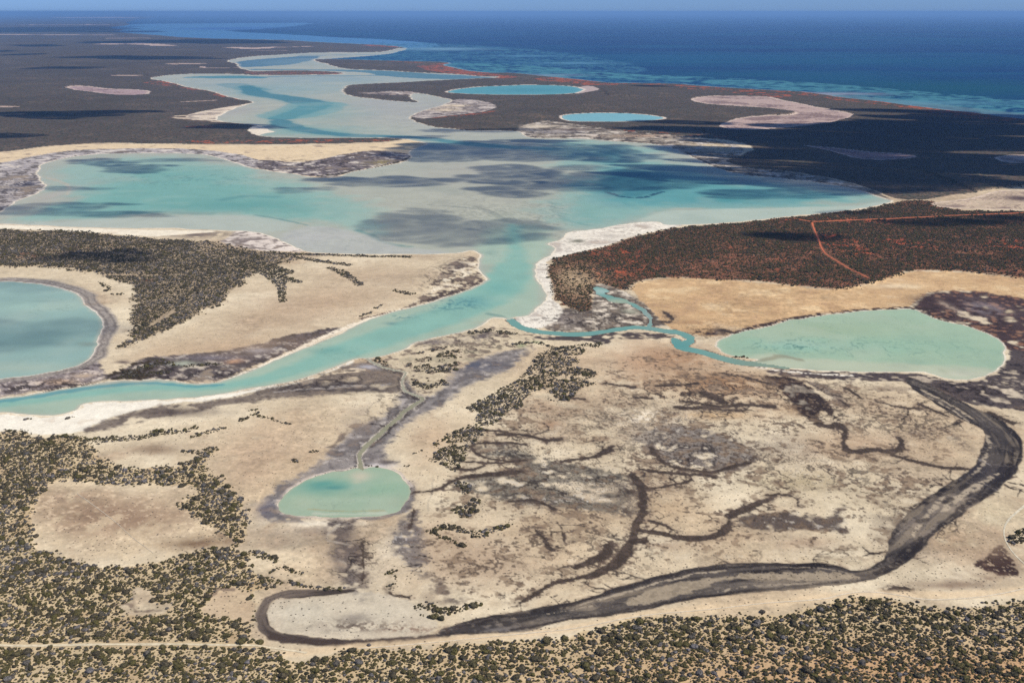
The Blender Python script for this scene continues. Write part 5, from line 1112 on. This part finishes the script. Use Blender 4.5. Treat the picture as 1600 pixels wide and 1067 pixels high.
# ------------------------------------------------------------------ clouds above and outside the picture; their shade falls on the land
CL_H = 1150.0
SHADES = [  # middle of the shade in the photo, half width, half height, strength
 (1490,203,170,8,1.6),(1330,213,120,7,1.4),(1560,226,150,9,1.6),(1390,229,120,8,1.4),(1250,222,70,6,1.2),(1290,246,110,6,1.3),(1450,250,150,8,1.5),(1620,262,120,10,1.4),
 (1320,275,120,7,1.4),(1470,287,120,6,1.2),(1360,293,80,6,1.1),(1450,176,60,2.4,1.0),(1560,186,90,5,1.2),
 (1092,193,36,2.4,.9),(1125,205,70,3,1.1),(1180,208,60,4,1.2),(1200,240,80,6,1.0),(1160,256,40,4,.8),
 (740,238,95,9,1.3),(690,246,50,6,1.0),(820,228,80,5,1.0),(880,240,90,10,1.2),(820,272,60,9,1.0),(880,288,90,10,1.0),(800,301,40,5,.9),(618,284,70,6,.9),(575,288,30,3,.5),(700,358,85,16,.65),(680,372,60,10,.4),(660,330,30,3,.4),
 (970,282,90,10,.8),(1110,279,80,6,.8),(1180,304,70,6,.6),(1050,262,50,4,.5),(1300,300,50,5,.9),(900,262,40,3,.5),
 (90,181,80,5,1.3),(170,176,60,3,1.1),(20,214,32,3,1.2),(200,92,90,2.4,1.2),(42,86,18,2,1.1),(100,107,50,1.5,.6),(0,81,20,1,.9),(380,198,60,4,.9),(300,66,110,2.6,1.2),(90,47,110,4,.9),(60,72,30,1,.8),
 (160,253,30,3.5,.8),(215,262,40,5,.8),(280,250,50,3,.5),(130,295,40,3,.5),(130,323,50,4,.6),(60,330,50,7,.6),(170,336,70,3,.6),(480,296,30,4,.4),
 (50,522,110,17,.22),(60,450,60,8,.12),(155,402,55,7,1.0),(1250,371,42,6,1.0),(1490,350,60,4,1.0),(1600,345,35,5,1.0),(1330,332,40,3,.4),(1020,135,30,1,.5),(700,205,30,3,.4),(650,215,40,2,.5),(780,205,60,3,.4)]
import bmesh
cm, t, bs, N, Lk = new_mat('cloud')
N.remove(bs)
pv = N.new('ShaderNodeVolumePrincipled'); pv.inputs['Color'].default_value = (.95, .95, .96, 1); pv.inputs['Density'].default_value = .030; pv.inputs['Anisotropy'].default_value = .2
Lk.new(pv.outputs[0], N['Material Output'].inputs['Volume'])
bm = bmesh.new()
hor = Vector((SDIR.x, SDIR.y, 0)) / SDIR.z * CL_H
rc = random.Random(3)
PARTS = []
for cx_, cy_, rx, ry, st in SHADES:
    wat = cy_ > 222 and cx_ < 1220
    n_ = 3 + int(rx > 60) * 3 + 5 * wat
    if cx_ > 1040 and cy_ < 300: st *= 3.4; rx *= 1.1; ry *= 1.1
    elif cy_ > 222 and cx_ < 1040: st *= .75; rx *= 1.35; ry *= 1.45
    else: rx *= 1.2; ry *= 1.2
    PARTS.append((cx_, cy_, rx * (.5 if wat else .78), ry * (.5 if wat else .78), st))
    for _ in range(n_):
        q = rc.uniform(-.95, .95)
        k = rc.uniform(.22, .55) * (1.1 - .4 * abs(q))
        PARTS.append((cx_ + q * rx, cy_ + rc.uniform(-.9, .9) * ry * (1 - .4 * abs(q)), rx * k * 1.1, ry * k, st * rc.uniform(.45, .95)))
for cx_, cy_, rx, ry, st in PARTS:
    a = unproj([(cx_, cy_), (cx_, cy_ - ry), (cx_, cy_ + ry)])
    dd = math.hypot(math.hypot(*a[0]), H)
    w = rx * dd / FPX; hb = (a[1, 1] - a[2, 1]) / 2; cyw = (a[1, 1] + a[2, 1]) / 2
    cxw = a[0, 0] * cyw / a[0, 1]
    k = 1 + .25 * min(w, hb) / 200
    th = 62 * st
    mat_ = bmesh.ops.create_icosphere(bm, subdivisions=4, radius=1.0)
    vs_ = mat_['verts']
    co_ = np.array([v.co[:] for v in vs_])
    ph = rc.uniform(0, 50)
    r_ = 1 + .38 * vnoise(co_[:, 0] + ph, co_[:, 1] - ph, .6, 1) + .2 * vnoise(co_[:, 0] - ph, co_[:, 1] + ph, .25, 2)
    for v, q in zip(vs_, r_):
        u = v.co.normalized()
        hz = 1 if u.z > 0 else .5
        v.co = Vector((cxw + hor.x + u.x * w * q * 1.2, cyw + hor.y + u.y * hb * q * 1.2, CL_H + u.z * th * hz * (.6 + .6 * q)))
me = bpy.data.meshes.new('clouds'); bm.to_mesh(me); bm.free(); me.materials.append(cm)
for p in me.polygons: p.use_smooth = True
clouds = bpy.data.objects.new('clouds', me); COL.objects.link(clouds)
clouds['kind'] = 'stuff'; clouds['label'] = 'scattered flat cumulus clouds whose shade falls on land and lagoon'

# ------------------------------------------------------------------ the hazy air
hm, t, bs, N, Lk = new_mat('haze')
N.remove(bs)
pv = N.new('ShaderNodeVolumePrincipled'); pv.inputs['Color'].default_value = (.31, .585, 1.0, 1); pv.inputs['Density'].default_value = 3.4e-5; pv.inputs['Anisotropy'].default_value = .0
Lk.new(pv.outputs[0], N['Material Output'].inputs['Volume'])
bm = bmesh.new(); bmesh.ops.create_cube(bm, size=1.0)
for v in bm.verts: v.co = Vector((v.co.x * 1700000, v.co.y * 1700000, 325 if v.co.z > 0 else -4))
me = bpy.data.meshes.new('haze'); bm.to_mesh(me); bm.free(); me.materials.append(hm)
haze = bpy.data.objects.new('haze', me); COL.objects.link(haze)
haze['kind'] = 'stuff'; haze['label'] = 'thin blue air over the land and the sea'
print('SHRUBS', len(PT), 'verts', len(GX))
